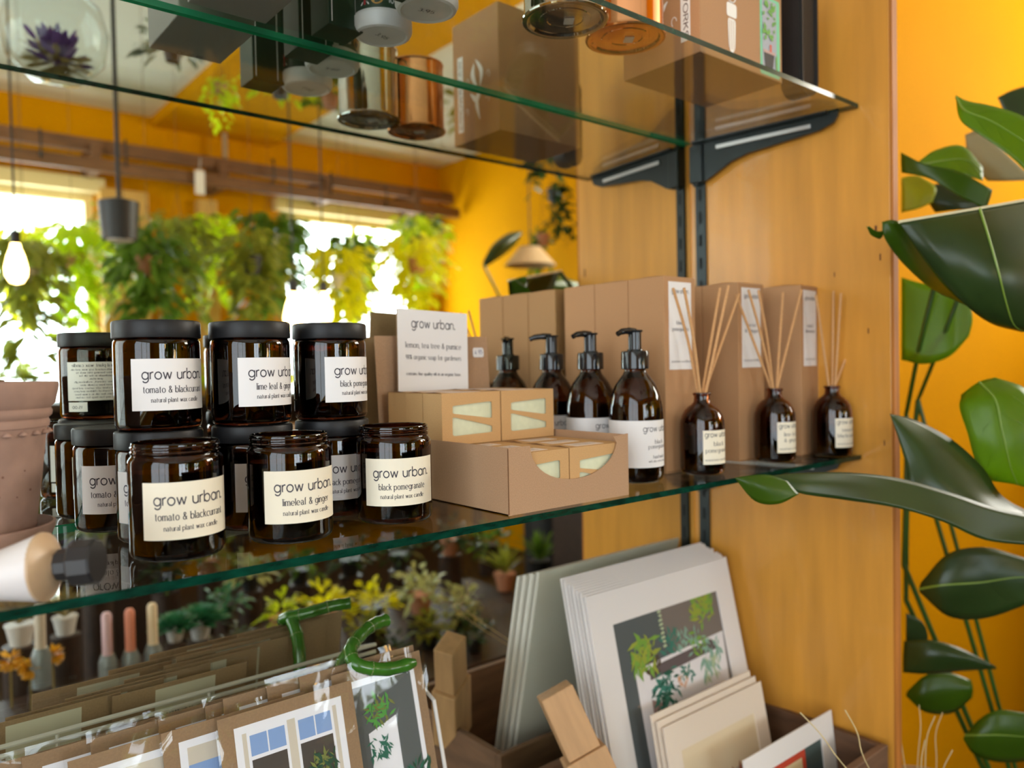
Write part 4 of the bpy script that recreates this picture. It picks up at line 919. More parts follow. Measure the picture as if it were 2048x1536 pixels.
def card(label, x, ytop, ztop, w, h, k, ln_, group, roll=0.0):
    t = thing('greeting_card', label, 'card', (x, ytop, ztop), 0, group)
    M = Matrix.Rotation(roll, 4, 'Y') @ Matrix.Rotation(-ln_, 4, 'X') @ Matrix.Translation((0, 0, -h))
    G().box(0, w, 0, 0.0012, 0, h, M=M).obj('kraft_envelope', KRAFTD, t)
    if k is not None:
        g = G(); art_window(g, w, h, -0.0003, k % 3); g.xf(M).obj('picture', CARDM, t)
    # back side: paper strip and lettering facing the mirror
    g = G(); g.add([(w*.3, 0.0014, h*.30), (w*.75, 0.0014, h*.30), (w*.75, 0.0014, h*.97), (w*.3, 0.0014, h*.97)], [(3, 2, 1, 0)]); bp = g.xf(M).obj('back_paper', mat('dull_cream_paper', lin(200, 192, 170), 0.6), t)
    if k == 2:
        g = G(); text_geom(g, 'ALL THE WAYS', w*.34, 0, 0, lambda u, v: tuple(M @ Vector((w*.52-u, 0.0017, h*.78+v))), False, 0.0032, 0.2)
        text_geom(g, 'TO YOU', w*.12, 0, 0, lambda u, v: tuple(M @ Vector((w*.52-u, 0.0017, h*.73+v))), False, 0.0026, 0.2); g.obj('back_lettering', INK, bp)
    # cellophane sleeve, a little crumpled
    rr = random.Random(int(abs(x)*1e4)+7); g = G(); nx, nz = 12, 10; e = 0.004; v = []
    for i in range(nx+1):
        for j in range(nz+1):
            v.append((-e + (w+2*e)*i/nx, -0.0022 - rr.random()*0.0030*(0.3 + (j/nz)**2 + (abs(i/nx-0.5)*1.6)**3), -e + (h+3*e)*j/nz))
    g.add(v, [(i*(nz+1)+j, (i+1)*(nz+1)+j, (i+1)*(nz+1)+j+1, i*(nz+1)+j+1) for i in range(nx) for j in range(nz)])
    g.xf(M).obj('cellophane_sleeve', CELLO, t, True, ang=0.25)
    return t
lc = math.radians(15)
def toprow(u, v, y): return at_y(u, v, y)
GC = 'cellophane-wrapped greeting cards'
rows = ((438, 1440, -0.1200, 0.145, 0, 'front card showing two windows with plant pots'), (700, 1352, -0.1080, 0.060, None, ''), (330, 1462, -0.1060, 0.150, 1, 'card with dark blue door and balcony, left of the two-window card'), (130, 1512, -0.1000, 0.150, 2, 'leftmost cream card at the bottom edge'))
card('greeting card showing two plant-filled windows, front of the rack', *at_y(434, 1441, -0.1150), 0.142, 0.175, 0, lc, GC)
card('greeting card with dark doorway and fern, at the right end of the rack', *at_y(662, 1352, -0.0990), 0.112, 0.175, 2, lc, GC)
card('greeting card with blue doorway, left of the two-window card', *at_y(322, 1468, -0.1020), 0.142, 0.175, 1, lc, GC)
card('greeting card with pale picture, cut by the bottom left edge', *at_y(135, 1524, -0.0950), 0.142, 0.175, 1, lc, GC)
bk = ((700, 1322, .142), (640, 1338, .150), (560, 1362, .150), (470, 1392, .150), (380, 1418, .150), (250, 1455, .150), (120, 1490, .150), (0, 1522, .150), (330, 1425, .145))
for i, (u, v, w) in enumerate(bk):
    y = -0.0885 + 0.0058*i
    p = at_y(u, v, y)
    card('kraft-backed card standing further back in the wire rack', p.x - (0.06 if i < 3 else 0.03), y, p.z - 0.002, w, 0.172, i % 3, lc*0.8, GC + ' in the rear rows')

# ------------------------------------------------------------------ curly lucky bamboo between the cards and the crate
t = thing('lucky_bamboo', 'curly green bamboo stalk hooking above the greeting cards', 'plant', tuple(at_y(690, 1500, -0.047)) )
LB = Vector(t.location)
BAM = mat('bamboo_green', lin(56, 108, 30), 0.25, spec=0.6, noise=(30, 0.25), coat=0.3)
RING = mat('bamboo_ring', lin(120, 130, 84), 0.5)
def bam_shoot(nm, pts, r0, tip):
    sp = spline([p - LB for p in pts], 8); n = len(sp)
    rad = [r0*(1 + 0.10*math.cos(i*2*PI/9)**8) for i in range(n)]
    if tip: rad[-3:] = [r0, r0*0.85, r0*0.6]
    o = G().tube(sp, rad, 14).obj(nm, BAM, t, True)
    for i in range(9, n-4, 9):
        dv = (sp[i+1]-sp[i-1]).normalized()*0.0006
        G().tube([sp[i]-dv, sp[i]+dv], r0*1.10, 14).obj('node_ring', RING, o, True)
bam_shoot('hooked_shoot', [at_y(772, 1240, -0.046), at_y(742, 1252, -0.052), at_y(712, 1280, -0.066), at_y(700, 1306, -0.084), at_y(718, 1331, -0.100), at_y(772, 1338, -0.108), at_y(830, 1325, -0.110)], 0.0074, True)
bam_shoot('stalk', [at_y(650, 1500, -0.040), at_y(662, 1400, -0.042), at_y(680, 1335, -0.056), at_y(702, 1302, -0.080)], 0.0078, False)

# ------------------------------------------------------------------ big-leaved plant right of the wooden panel
LD = leaf_mat('leaf_deep_green', lin(46, 66, 28), 0.22, 0.30, noise=(9, 0.22))
LM = leaf_mat('leaf_mid_green', lin(66, 96, 16), 0.40, 0.32, noise=(9, 0.20))
LL = leaf_mat('leaf_bright_green', lin(104, 140, 16), 0.48, 0.34, noise=(9, 0.18))
LY = leaf_mat('leaf_yellow_green', lin(150, 160, 30), 0.5, 0.4)
LB_ = leaf_mat('leaf_pale_back', lin(150, 146, 112), 0.3, 0.6)
VEIN = mat('leaf_vein', lin(116, 146, 52), 0.4)
STEM = mat('green_stem', lin(44, 84, 26), 0.35, spec=0.6)
RIMM = mat('pale_leaf_rim', lin(214, 206, 168), 0.6)
def pleaf(parent, rows, m, vein=True, rim=None, name='leaf', th=0.0007, ripple=0.0):
    """a leaf blade given as rows of (left, mid, right) points; veins run along its middle"""
    C3 = len(rows[0]); P = [[Vector(p) for p in r] for r in rows]
    cols = [spline([P[i][j] for i in range(len(P))], 5) for j in range(C3)]
    R_ = len(cols[0]); grid = []
    for i in range(R_): grid.append(spline([cols[j][i] for j in range(C3)], 4))
    W_ = len(grid[0]); g = G()
    nrm = (grid[R_//2][W_//2+1]-grid[R_//2][W_//2-1]).cross(grid[R_//2+1][W_//2]-grid[R_//2-1][W_//2]).normalized()
    if ripple:
        for i in range(R_):
            for j in range(W_):
                s = abs(j/(W_-1)-0.5)*2
                grid[i][j] = grid[i][j] + nrm*ripple*(math.sin(i*0.9 + s*3.0))*(0.3+s)
    g.add([q for r in grid for q in r], [(i*W_+j, (i+1)*W_+j, (i+1)*W_+j+1, i*W_+j+1) for i in range(R_-1) for j in range(W_-1)])
    o = g.obj(name, m, parent, True, ang=None)
    sm = o.modifiers.new('thick', 'SOLIDIFY'); sm.thickness = th; sm.offset = 0
    if vein:
        side = 1 if nrm.dot(CAM_C - grid[R_//2][W_//2]) > 0 else -1
        mid = [grid[i][W_//2] + nrm*side*0.0007 for i in range(R_)]
        G().tube(mid, [0.0020*(1-0.75*i/(R_-1)) for i in range(R_)], 6).obj('midrib', VEIN, o, True)
        vg = G()
        for i in range(3, R_-3, 4):
            for sj in (-1, 1):
                tgt = grid[min(R_-1, i+5)][0 if sj < 0 else W_-1]
                jj = W_//2 + sj*(W_//4)
                vg.tube([grid[i][W_//2]+nrm*side*0.0005, grid[min(R_-1, i+2)][jj]+nrm*side*0.0006, grid[min(R_-1, i+4)][1 if sj < 0 else W_-2]+nrm*side*0.0005], 0.00035, 4)
        vg.obj('side_veins', m, o, True)
    if rim:
        a = [grid[0][j] for j in range(W_)]
        G().tube(a, [0.0022]*W_, 6).obj('pale_rim', rim, o, True)
    return o
def px(*rows):                                  # rows of (u, v, depth) triples, placed at their own distances
    return [[at_d(*p) for p in r] for r in rows]
pot_l = (0.62, -0.42, ZF)
t = thing('leafy_floor_plant', 'tall plant with broad glossy green leaves beside the wooden panel', 'plant', (0, 0, 0))
pleaf(t, px([(1798, 444, 1.02), (1958, 417, 1.05), (2110, 390, 1.10)], [(1838, 500, 1.02), (1975, 470, 1.03), (2125, 450, 1.08)], [(1886, 562, 1.03), (1995, 540, 1.02), (2135, 530, 1.07)], [(1940, 618, 1.04), (2010, 600, 1.03), (2120, 600, 1.07)], [(1985, 648, 1.06), (2026, 648, 1.05), (2090, 655, 1.08)], [(2036, 662, 1.08), (2048, 664, 1.08), (2070, 664, 1.09)]), LD, True, RIMM)['label'] = 'large dark drooping leaf with pale rim'
pleaf(t, px([(1764, 444, 1.06), (1782, 440, 1.05), (1800, 444, 1.025)], [(1768, 474, 1.06), (1800, 478, 1.055), (1838, 499, 1.025)], [(1800, 520, 1.08), (1836, 532, 1.07), (1886, 562, 1.035)], [(1848, 566, 1.10), (1876, 580, 1.09), (1914, 592, 1.05)], [(1885, 590, 1.11), (1900, 596, 1.10), (1935, 612, 1.06)]), LM, False)['label'] = 'folded-under lighter flap of the large leaf'
pleaf(t, px([(1733, 452, 1.04), (1735, 455, 1.04), (1738, 452, 1.04)], [(1742, 470, 1.05), (1748, 466, 1.05), (1752, 462, 1.05)], [(1758, 478, 1.06), (1764, 474, 1.06), (1768, 462, 1.06)]), LM, False, name='leaf_tip')
pleaf(t, px([(1468, 956, 0.93), (1470, 957, 0.93), (1472, 959, 0.93)], [(1500, 951, 0.93), (1508, 970, 0.925), (1510, 1002, 0.93)], [(1538, 950, 0.935), (1550, 978, 0.93), (1556, 1008, 0.93)], [(1575, 962, 0.94), (1590, 980, 0.94), (1598, 988, 0.94)]), LM, False, name='leaf_tip')['label'] = 'curled brighter leaf tip in front of the shelf edge'
pleaf(t, px([(1536, 952, 0.945), (1540, 954, 0.945), (1546, 960, 0.945)], [(1600, 946, 0.96), (1604, 962, 0.95), (1598, 986, 0.945)], [(1700, 945, 0.99), (1700, 968, 0.98), (1690, 1000, 0.97)], [(1800, 957, 1.02), (1800, 990, 1.01), (1795, 1016, 1.0)], [(1900, 985, 1.04), (1895, 1020, 1.03), (1885, 1043, 1.02)], [(1990, 1015, 1.06), (1985, 1055, 1.05), (1970, 1080, 1.04)], [(2080, 1035, 1.08), (2075, 1065, 1.07), (2075, 1092, 1.06)]), LD, False)['label'] = 'long dark leaf reaching left across the panel'
pleaf(t, px([(1779, 826, 1.10), (1780, 828, 1.10), (1782, 828, 1.10)], [(1796, 875, 1.09), (1812, 862, 1.09), (1835, 842, 1.11)], [(1812, 930, 1.08), (1850, 905, 1.08), (1905, 880, 1.11)], [(1820, 975, 1.07), (1890, 960, 1.07), (1965, 935, 1.11)], [(1880, 1015, 1.07), (1945, 1005, 1.07), (2005, 993, 1.11)], [(1970, 1050, 1.08), (2020, 1040, 1.08), (2070, 1030, 1.12)]), LD, False)['label'] = 'pointed mid-green leaf behind the long dark leaf'
pleaf(t, px([(1922, 790, 1.16), (1958, 764, 1.15), (1990, 755, 1.15)], [(1920, 815, 1.14), (1990, 800, 1.12), (2062, 785, 1.13)], [(1938, 880, 1.13), (2005, 865, 1.11), (2085, 860, 1.12)], [(1960, 940, 1.13), (2020, 930, 1.11), (2090, 930, 1.12)], [(1985, 962, 1.14), (2035, 970, 1.12), (2090, 990, 1.13)]), LL, ripple=0.0015)['label'] = 'bright wavy-edged leaf at the right frame edge'
pleaf(t, px([(1802, 305, 1.30), (1802, 325, 1.30), (1803, 345, 1.30)], [(1850, 328, 1.28), (1852, 345, 1.28), (1860, 358, 1.28)], [(1920, 344, 1.27), (1915, 368, 1.27), (1918, 392, 1.27)], [(1985, 380, 1.27), (1980, 398, 1.27), (1972, 418, 1.27)]), LM, False)
pleaf(t, px([(1838, 322, 1.36), (1842, 330, 1.36), (1850, 336, 1.36)], [(1872, 300, 1.36), (1885, 322, 1.35), (1895, 345, 1.34)], [(1925, 292, 1.36), (1930, 320, 1.35), (1935, 352, 1.34)], [(1966, 335, 1.36), (1966, 345, 1.35), (1966, 362, 1.34)]), LL)['label'] = 'yellow-green leaf catching the light'
pleaf(t, px([(1911, 190, 1.20), (1912, 195, 1.20), (1912, 200, 1.20)], [(1935, 202, 1.19), (1930, 222, 1.18), (1922, 242, 1.18)], [(1985, 212, 1.18), (1980, 242, 1.17), (1968, 275, 1.16)], [(2045, 232, 1.17), (2035, 275, 1.16), (2020, 312, 1.15)], [(2110, 270, 1.17), (2100, 320, 1.16), (2085, 375, 1.15)]), LL)['label'] = 'bright upright leaf at top right'
pleaf(t, px([(1930, 270, 1.42), (1950, 262, 1.42), (1975, 270, 1.42)], [(1938, 320, 1.42), (1980, 320, 1.40), (2020, 315, 1.40)], [(1975, 362, 1.42), (2020, 362, 1.40), (2070, 360, 1.40)]), LB_, False)['label'] = 'greyish pale underside of a leaf'
pleaf(t, px([(1995, 195, 1.5), (2020, 182, 1.5), (2050, 172, 1.5)], [(2010, 225, 1.5), (2040, 215, 1.5), (2075, 210, 1.5)], [(2030, 250, 1.5), (2060, 245, 1.5), (2085, 245, 1.5)]), LD, False)
pleaf(t, px([(1803, 356, 1.46), (1820, 352, 1.46), (1838, 352, 1.46)], [(1803, 385, 1.46), (1840, 385, 1.45), (1872, 375, 1.45)], [(1803, 425, 1.46), (1835, 418, 1.45), (1865, 405, 1.45)]), LY, False)
pleaf(t, px([(1850, 372, 1.50), (1900, 365, 1.50), (1960, 368, 1.50)], [(1855, 400, 1.50), (1910, 398, 1.48), (1975, 400, 1.48)], [(1870, 425, 1.50), (1915, 420, 1.48), (1960, 418, 1.48)]), LD, False)
pleaf(t, px([(1803, 555, 1.42), (1803, 600, 1.42), (1803, 720, 1.42)], [(1850, 568, 1.40), (1850, 640, 1.40), (1850, 728, 1.40)], [(1902, 574, 1.38), (1905, 640, 1.38), (1900, 712, 1.38)], [(1940, 610, 1.38), (1945, 640, 1.38), (1938, 672, 1.38)]), LL, False)['label'] = 'backlit green leaf behind the stems'
pleaf(t, px([(1840, 1185, 1.34), (1838, 1178, 1.34), (1842, 1165, 1.34)], [(1895, 1232, 1.32), (1885, 1170, 1.31), (1895, 1108, 1.32)], [(1960, 1238, 1.31), (1960, 1165, 1.30), (1965, 1094, 1.31)], [(2030, 1218, 1.30), (2030, 1155, 1.30), (2030, 1110, 1.31)], [(2090, 1190, 1.30), (2090, 1155, 1.30), (2090, 1130, 1.31)]), LD)['label'] = 'dark leaf low on the right'
pleaf(t, px([(1806, 1345, 1.44), (1806, 1315, 1.44), (1808, 1282, 1.44)], [(1860, 1348, 1.42), (1862, 1312, 1.41), (1862, 1280, 1.42)], [(1925, 1342, 1.41), (1925, 1318, 1.40), (1922, 1297, 1.41)], [(1992, 1338, 1.41), (1992, 1335, 1.41), (1990, 1332, 1.41)]), LD, False)
pleaf(t, px([(1812, 1392, 1.46), (1813, 1387, 1.46), (1815, 1382, 1.46)], [(1850, 1424, 1.45), (1850, 1390, 1.44), (1852, 1350, 1.45)], [(1905, 1426, 1.45), (1905, 1385, 1.44), (1900, 1346, 1.45)], [(1944, 1395, 1.45), (1946, 1378, 1.44), (1942, 1360, 1.45)]), LM, False)
pleaf(t, px([(1926, 1478, 1.40), (1930, 1470, 1.40), (1934, 1466, 1.40)], [(1950, 1510, 1.39), (1958, 1470, 1.38), (1962, 1436, 1.39)], [(2005, 1525, 1.38), (2005, 1470, 1.37), (2000, 1420, 1.38)], [(2070, 1520, 1.38), (2070, 1475, 1.37), (2070, 1428, 1.38)]), LM)
pleaf(t, px([(1812, 1290, 1.5), (1812, 1262, 1.5), (1812, 1225, 1.5)], [(1845, 1295, 1.5), (1848, 1265, 1.5), (1840, 1240, 1.5)], [(1850, 1290, 1.5), (1856, 1275, 1.5), (1852, 1255, 1.5)]), LD, False)
for a, b, c_, r in (((1868, 575, 1.36), (1840, 690, 1.40), (1812, 830, 1.50), .0042), ((1918, 590, 1.36), (1880, 690, 1.40), (1836, 800, 1.50), .0038), ((1815, 840, 1.5), (1812, 980, 1.5), (1808, 1130, 1.52), .005), ((1836, 800, 1.5), (1815, 1000, 1.53), (1812, 1200, 1.55), .005), ((2040, 1050, 1.08), (2090, 1150, 1.2), (2100, 1330, 1.35), .004), ((2080, 1190, 1.3), (2085, 1300, 1.4), (2080, 1420, 1.45), .004), ((2090, 400, 1.1), (2140, 700, 1.25), (2140, 1100, 1.4), .005)):
    P = spline([at_d(*a), at_d(*b), at_d(*c_)], 8)
    end = Vector((pot_l[0] + (P[-1].x-pot_l[0])*0.15, pot_l[1] + (P[-1].y-pot_l[1])*0.15, ZF + 0.30))
    G().tube(P + [P[-1]*0.5+end*0.5, end], r, 8).obj('leaf_stalk', STEM, t, True)
G().lathe([(0, 0), (0.15, 0), (0.155, 0.005), (0.19, 0.29), (0.2, 0.30), (0.195, 0.31), (0.18, 0.31), (0.175, 0.28), (0, 0.27)], 40, M=Matrix.Translation(pot_l)).obj('pot', TERRA, t, True)
# wisps of dried grass at the bottom right
t = thing('dried_grass', 'wisps of pale dried grass at the bottom right below the leaves', 'grass', tuple(at_d(1850, 1700, 1.25)))
o0 = Vector(t.location); rr = random.Random(11); gm = mat('straw', lin(196, 176, 128), 0.7)
for u, v, u2 in ((1690, 1420, 1740), (1760, 1470, 1790), (1800, 1440, 1815), (1838, 1410, 1835), (1870, 1432, 1850), (1885, 1425, 1872), (1790, 1530, 1800), (1905, 1500, 1880), (1850, 1480, 1845), (1600, 1425, 1700)):
    d_ = rr.uniform(1.12, 1.28) if u > 1720 else 0.96
    P = spline([at_d(u, v, d_), at_d((u+u2)/2+rr.uniform(-8, 8), v+45, d_), at_d(u2, v+120, d_), at_d(1840+rr.uniform(-10, 10), 1690, 1.25)], 6)
    G().tube([p-o0 for p in P], 0.0008, 5).obj('grass_blade', gm, t, True)
G().lathe([(0, -0.02), (0.06, -0.02), (0.075, 0.10), (0.07, 0.10), (0.06, 0.0), (0, 0.0)], 28).obj('basket', mat('straw_basket', lin(150, 116, 72), 0.8), t, True)
o = G().box(-0.11, 0.11, -0.11, 0.11, ZF - (o0.z-0.02), 0.0, bev=0.01).obj('plant_stand', DARKW, None, False, (o0.x, o0.y, o0.z-0.0205))
tag(o, 'dark wooden plinth under the dried grass basket', 'stand')

# ------------------------------------------------------------------ the plant-filled shop behind the camera, seen in the mirror
GREENS = {'deep': leaf_mat('shop_leaf_deep', lin(40, 62, 28), 0.30), 'mid': leaf_mat('shop_leaf_mid', lin(84, 112, 34), 0.5), 'olive': leaf_mat('shop_leaf_olive', lin(126, 132, 48), 0.5), 'lime': leaf_mat('shop_leaf_lime', lin(176, 192, 30), 0.6), 'yellow': leaf_mat('shop_leaf_yellow', lin(214, 206, 24), 0.6),
          'teal': leaf_mat('shop_leaf_teal', lin(52, 112, 76), 0.25), 'pale': leaf_mat('shop_leaf_pale', lin(166, 172, 112), 0.3), 'grey': leaf_mat('shop_leaf_grey', lin(120, 130, 112), 0.3), 'dry': leaf_mat('shop_dry', lin(140, 124, 74), 0.3), 'purple': leaf_mat('shop_purple', lin(92, 66, 130), 0.3)}
def leafquad(g, base, d, L, w, droop, rr):
    d = d.normalized(); s = d.cross(Vector((0, 0, 1)))
    s = s.normalized() if s.length > 1e-4 else Vector((1, 0, 0))
    s = (s + Vector((rr.uniform(-.5, .5), rr.uniform(-.5, .5), rr.uniform(-.6, .6)))).normalized()
    P = [(0, 0.12), (0.35, 1.0), (0.7, 0.8), (1.0, 0.05)]; v = []
    for q, ww in P:
        c_ = base + d*L*q - Vector((0, 0, droop*L*q*q)); v += [c_ - s*w*ww/2, c_ + s*w*ww/2]
    g.add(v, [(0, 1, 3, 2), (2, 3, 5, 4), (4, 5, 7, 6)])
def foliage(kind, R, seed, n=120):
    rr = random.Random(seed); g = G()
    if kind == 'bush':
        for k in range(n):
            a = rr.uniform(0, 2*PI); e = rr.uniform(-0.35, 1.35); r = R*rr.uniform(0.15, 0.75)
            d = Vector((math.cos(a)*math.cos(e), math.sin(a)*math.cos(e), math.sin(e)))
            leafquad(g, d*r + Vector((0, 0, 0.05*R)), (d + Vector((0, 0, 0.2))), R*rr.uniform(0.30, 0.50), R*rr.uniform(0.15, 0.26), 0.5, rr)
    elif kind == 'trail':
        for k in range(max(6, n//12)):
            a = rr.uniform(0, 2*PI); r = R*rr.uniform(0.1, 0.45); H = R*rr.uniform(0.8, 2.0)
            for j in range(12):
                q = j/11; b = Vector((math.cos(a)*r*(1+0.3*q), math.sin(a)*r*(1+0.3*q), 0.15*R - H*q))
                leafquad(g, b, Vector((rr.uniform(-1, 1), rr.uniform(-1, 1), rr.uniform(-.6, .4))), R*rr.uniform(0.22, 0.36), R*rr.uniform(0.14, 0.22), 0.4, rr)
    elif kind == 'curtain':
        for k in range(n):
            a = rr.uniform(0, 2*PI); q = rr.random(); r = R*0.86*math.sqrt(rr.random())*(0.42 + 0.36*math.sin(PI*min(1, q*1.25+0.1)) + 0.22*math.sin(3*a + seed*2 + 7*q))
            leafquad(g, Vector((math.cos(a)*r, math.sin(a)*r, R*(0.60 - 2.5*q*(0.75 + 0.25*math.sin(2*a + seed))))), Vector((math.cos(a), math.sin(a), rr.uniform(-1.0, 0.7))), R*rr.uniform(0.26, 0.42), R*rr.uniform(0.13, 0.22), 0.5, rr)
    elif kind == 'rosette':
        for k in range(n):
            a = k*2.399; q = k/n; e = 1.3*(1-q) + 0.05
            d = Vector((math.cos(a)*math.cos(e), math.sin(a)*math.cos(e), math.sin(e)))
            leafquad(g, d*R*0.1, d, R*(0.5+0.5*q), R*0.26, 0.1, rr)
    elif kind == 'blade':
        for k in range(n):
            a = rr.uniform(0, 2*PI); e = rr.uniform(0.7, 1.5)
            d = Vector((math.cos(a)*math.cos(e), math.sin(a)*math.cos(e), math.sin(e)))
            leafquad(g, d*R*0.05, d, R*rr.uniform(0.9, 1.6), R*0.12, 0.35, rr)
    return g
POTC = mat('shop_pot_clay', lin(186, 128, 98), 0.8); POTW = mat('shop_pot_white', lin(206, 202, 198), 0.5); POTK = mat('shop_pot_black', lin(40, 40, 42), 0.5)
MESH = {}
CORD = mat('brown_cord', lin(96, 74, 50), 0.8)
def shop_plant(name, label, group, pos, R, kind, green, pot, seed, n=120, hang=False):
    key = (kind, green, round(R, 2), seed % 3, n)
    t = thing(name, label, 'plant', tuple(pos), seed*1.7, group)
    if key not in MESH:
        o = foliage(kind, R, seed % 3 + 11, n).obj('foliage', GREENS[green], t, True, ang=None); MESH[key] = o.data
    else:
        o = bpy.data.objects.new('foliage', MESH[key]); COL.objects.link(o); o.parent = t
    pr_ = R*(0.24 if hang else 0.34)
    G().lathe([(0, -pr_*1.5), (pr_*0.7, -pr_*1.5), (pr_, 0.0), (pr_*1.06, 0.0), (pr_*1.06, pr_*0.12), (pr_*0.9, pr_*0.12), (0, 0)], 20).obj('pot', pot, t, True)
    if hang:
        for k in range(3):
            a = 2*PI*k/3; G().tube([(pr_*math.cos(a), pr_*math.sin(a), 0), (0, 0, R*1.1), (0, 0, ZC - pos[2])], 0.0011, 4).obj('hanging_cord', CORD, t)
    return t
HG = 'hanging plants in front of the bright shop windows'; HLAB = 'hanging green plant reflected in front of the bright shop windows'
rh = random.Random(31); i = 0
for Y, step, off, us, R in ((4.0, 0.50, 0.10, (0, 935), .235), (3.46, 0.50, 0.34, (-20, 915), .235), (2.92, 0.48, 0.12, (-20, 890), .225)):
    x = mir(us[0], 500, Y).x + off; xe = mir(us[1], 500, Y).x
    while x < xe:
        u = us[0] + (us[1]-us[0])*(x - mir(us[0], 500, Y).x)/(xe - mir(us[0], 500, Y).x)
        v = 470 + (35 if (u < 140 or 560 < u < 730) else 0) + rh.uniform(-8, 8) + (40 if Y < 3 else 0)
        pal = ('yellow', 'olive', 'lime', 'olive') if u < 200 else ('mid', 'olive', 'lime', 'olive') if u < 470 else ('deep', 'lime', 'yellow', 'mid') if u < 620 else ('lime', 'mid', 'lime', 'yellow') if u < 820 else ('deep', 'mid', 'deep', 'olive')
        shop_plant('hanging_plant', HLAB, HG, Vector((x, -Y, mir(u, v, Y).z)), R, 'curtain', pal[i % 4], (POTC, POTK, POTW)[i % 3], i, 300, True)
        i += 1; x += step
sill = [(40, 4.2, .175, 'olive'), (175, 4.2, .175, 'lime'), (310, 4.2, .175, 'mid'), (440, 4.2, .175, 'lime'), (560, 4.2, .175, 'yellow'), (680, 4.2, .175, 'lime'), (790, 4.2, .175, 'yellow'), (890, 4.2, .175, 'grey')]
p0 = mir(20, 640, 4.2)
t = thing('plant_bench', 'long wooden plant bench under the shop windows in the mirror', 'bench', (0.9, -4.15, ZF))
zb = 0.12
for i, (u, Y, R, gcol) in enumerate(sill):
    p = mir(u, 640, Y); p.z = ZF + 1.24 + R*0.51 + 0.002
    shop_plant('bench_plant', 'leafy pot plant on the bench, reflected below the shop windows', 'potted plants on the window bench', p, R, 'bush', gcol, (POTC, POTW, POTK)[i % 3], i+3, 190)
G().box(-2.2, 1.65, -0.28, 0.30, 1.20, 1.24, bev=0.003).obj('bench_top', DARKW, t)
for x in (-2.1, -0.3, 1.55):
    for y in (-0.22, 0.24): G().box(x-0.03, x+0.03, y-0.03, y+0.03, 0, 1.20).obj('leg', DARKW, t)
G().box(-2.15, 1.60, -0.26, -0.24, 0.25, 1.20).obj('back_board', DARKW, t)

# plants hanging high, seen past the upper shelf
for i, (u, v, Y, R, kind, gcol, lab) in enumerate(((345, 95, 1.5, .115, 'bush', 'grey', 'grey-leaved hanging plant reflected below the grey carton'), (440, 170, 1.9, .10, 'trail', 'lime', 'small lime-leaved hanging plant reflected over the yellow beam'), (560, 165, 2.0, .16, 'bush', 'lime', 'yellow-green hanging plant reflected under the white tubs'),
        (660, 190, 2.2, .16, 'bush', 'mid', 'mid-green hanging plant reflected left of the brown hanging basket'), (760, 175, 1.9, .15, 'bush', 'deep', 'dark green plant reflected above the brown hanging basket'), (950, 230, 2.0, .17, 'bush', 'olive', 'olive hanging plant reflected under the chrome tin'), (1080, 250, 2.1, .19, 'trail', 'deep', 'dark trailing plant reflected left of the panel\'s mirror image'), (1020, 190, 1.7, .15, 'bush', 'mid', 'green plant reflected between the shelf edge and the panel'),
        (1110, 380, 2.8, .22, 'trail', 'deep', 'dark hanging plant reflected against the orange wall'), (1085, 470, 3.0, .20, 'trail', 'mid', 'lower trailing plant reflected against the orange wall'))):
    shop_plant('hanging_plant', lab, None, mir(u, v, Y), R, kind, gcol, (POTK, POTC)[i % 2], i+21, 110, True)
p = mir(110, 62, 1.35)
t = thing('glass_globe', 'hanging clear glass globe of dried purple flowers reflected at top left', 'terrarium', tuple(p))
G().lathe([(0.0, -0.13), (0.06, -0.12), (0.108, -0.07), (0.12, 0.0), (0.105, 0.06), (0.06, 0.10), (0.03, 0.12)], 36).obj('globe', film_mat('clear_globe_glass', (0.93, 0.96, 0.96, 1)), t, True)
rr = random.Random(8); g = G()
for k in range(90):
    a = rr.uniform(0, 2*PI); d = Vector((math.cos(a)*.5, math.sin(a)*.5, rr.uniform(0.1, 1))).normalized(); leafquad(g, Vector((0, 0, -0.09)) + d*rr.uniform(0, 0.07), d, 0.05, 0.018, 0.1, rr)
g.obj('dried_flowers', GREENS['purple'], t)
g = G()
for k in range(70):
    a = rr.uniform(0, 2*PI); d = Vector((math.cos(a), math.sin(a), rr.uniform(-.4, .5))).normalized(); leafquad(g, Vector((0, 0, -0.08)) + d*rr.uniform(0.0, 0.05), d, 0.05, 0.02, 0.1, rr)
g.obj('dried_leaves', GREENS['dry'], t); G().tube([(0, 0, 0.11), (0, 0, ZC-p.z)], 0.003, 5).obj('cord', WIRE, t)
# filament bulbs
BULB = emis('warm_bulb', (1.0, 0.62, 0.22, 1), 22.0)
def bulb(u, v, Y, s, label):
    p = mir(u, v, Y); t = thing('filament_bulb', label, 'lamp', tuple(p), 0, 'bare filament bulbs on cords')
    G().lathe([(0, -0.075*s), (0.022*s, -0.068*s), (0.036*s, -0.042*s), (0.038*s, -0.015*s), (0.028*s, 0.03*s), (0.017*s, 0.06*s), (0.015*s, 0.075*s), (0, 0.075*s)], 24).obj('glass_bulb', BULB, t, True)
    G().lathe([(0, 0.075*s), (0.018*s, 0.075*s), (0.018*s, 0.12*s), (0, 0.13*s)], 16).obj('lamp_holder', POTK, t, True); G().tube([(0, 0, 0.12*s), (0, 0, ZC-p.z)], 0.004, 5).obj('cord', POTK, t)
bulb(32, 528, 2.4, 0.95, 'glowing warm filament bulb reflected at the far left')
bulb(588, 625, 2.35, 1.15, 'glowing warm filament bulb reflected above the lidded candles')
bulb(648, 618, 2.45, 1.0, 'glowing filament bulb reflected right of the brightest one')
p = mir(240, 480, 2.3)
t = thing('spot_lamp', 'dark track lamp with pale front reflected among the plants', 'lamp', tuple(p))
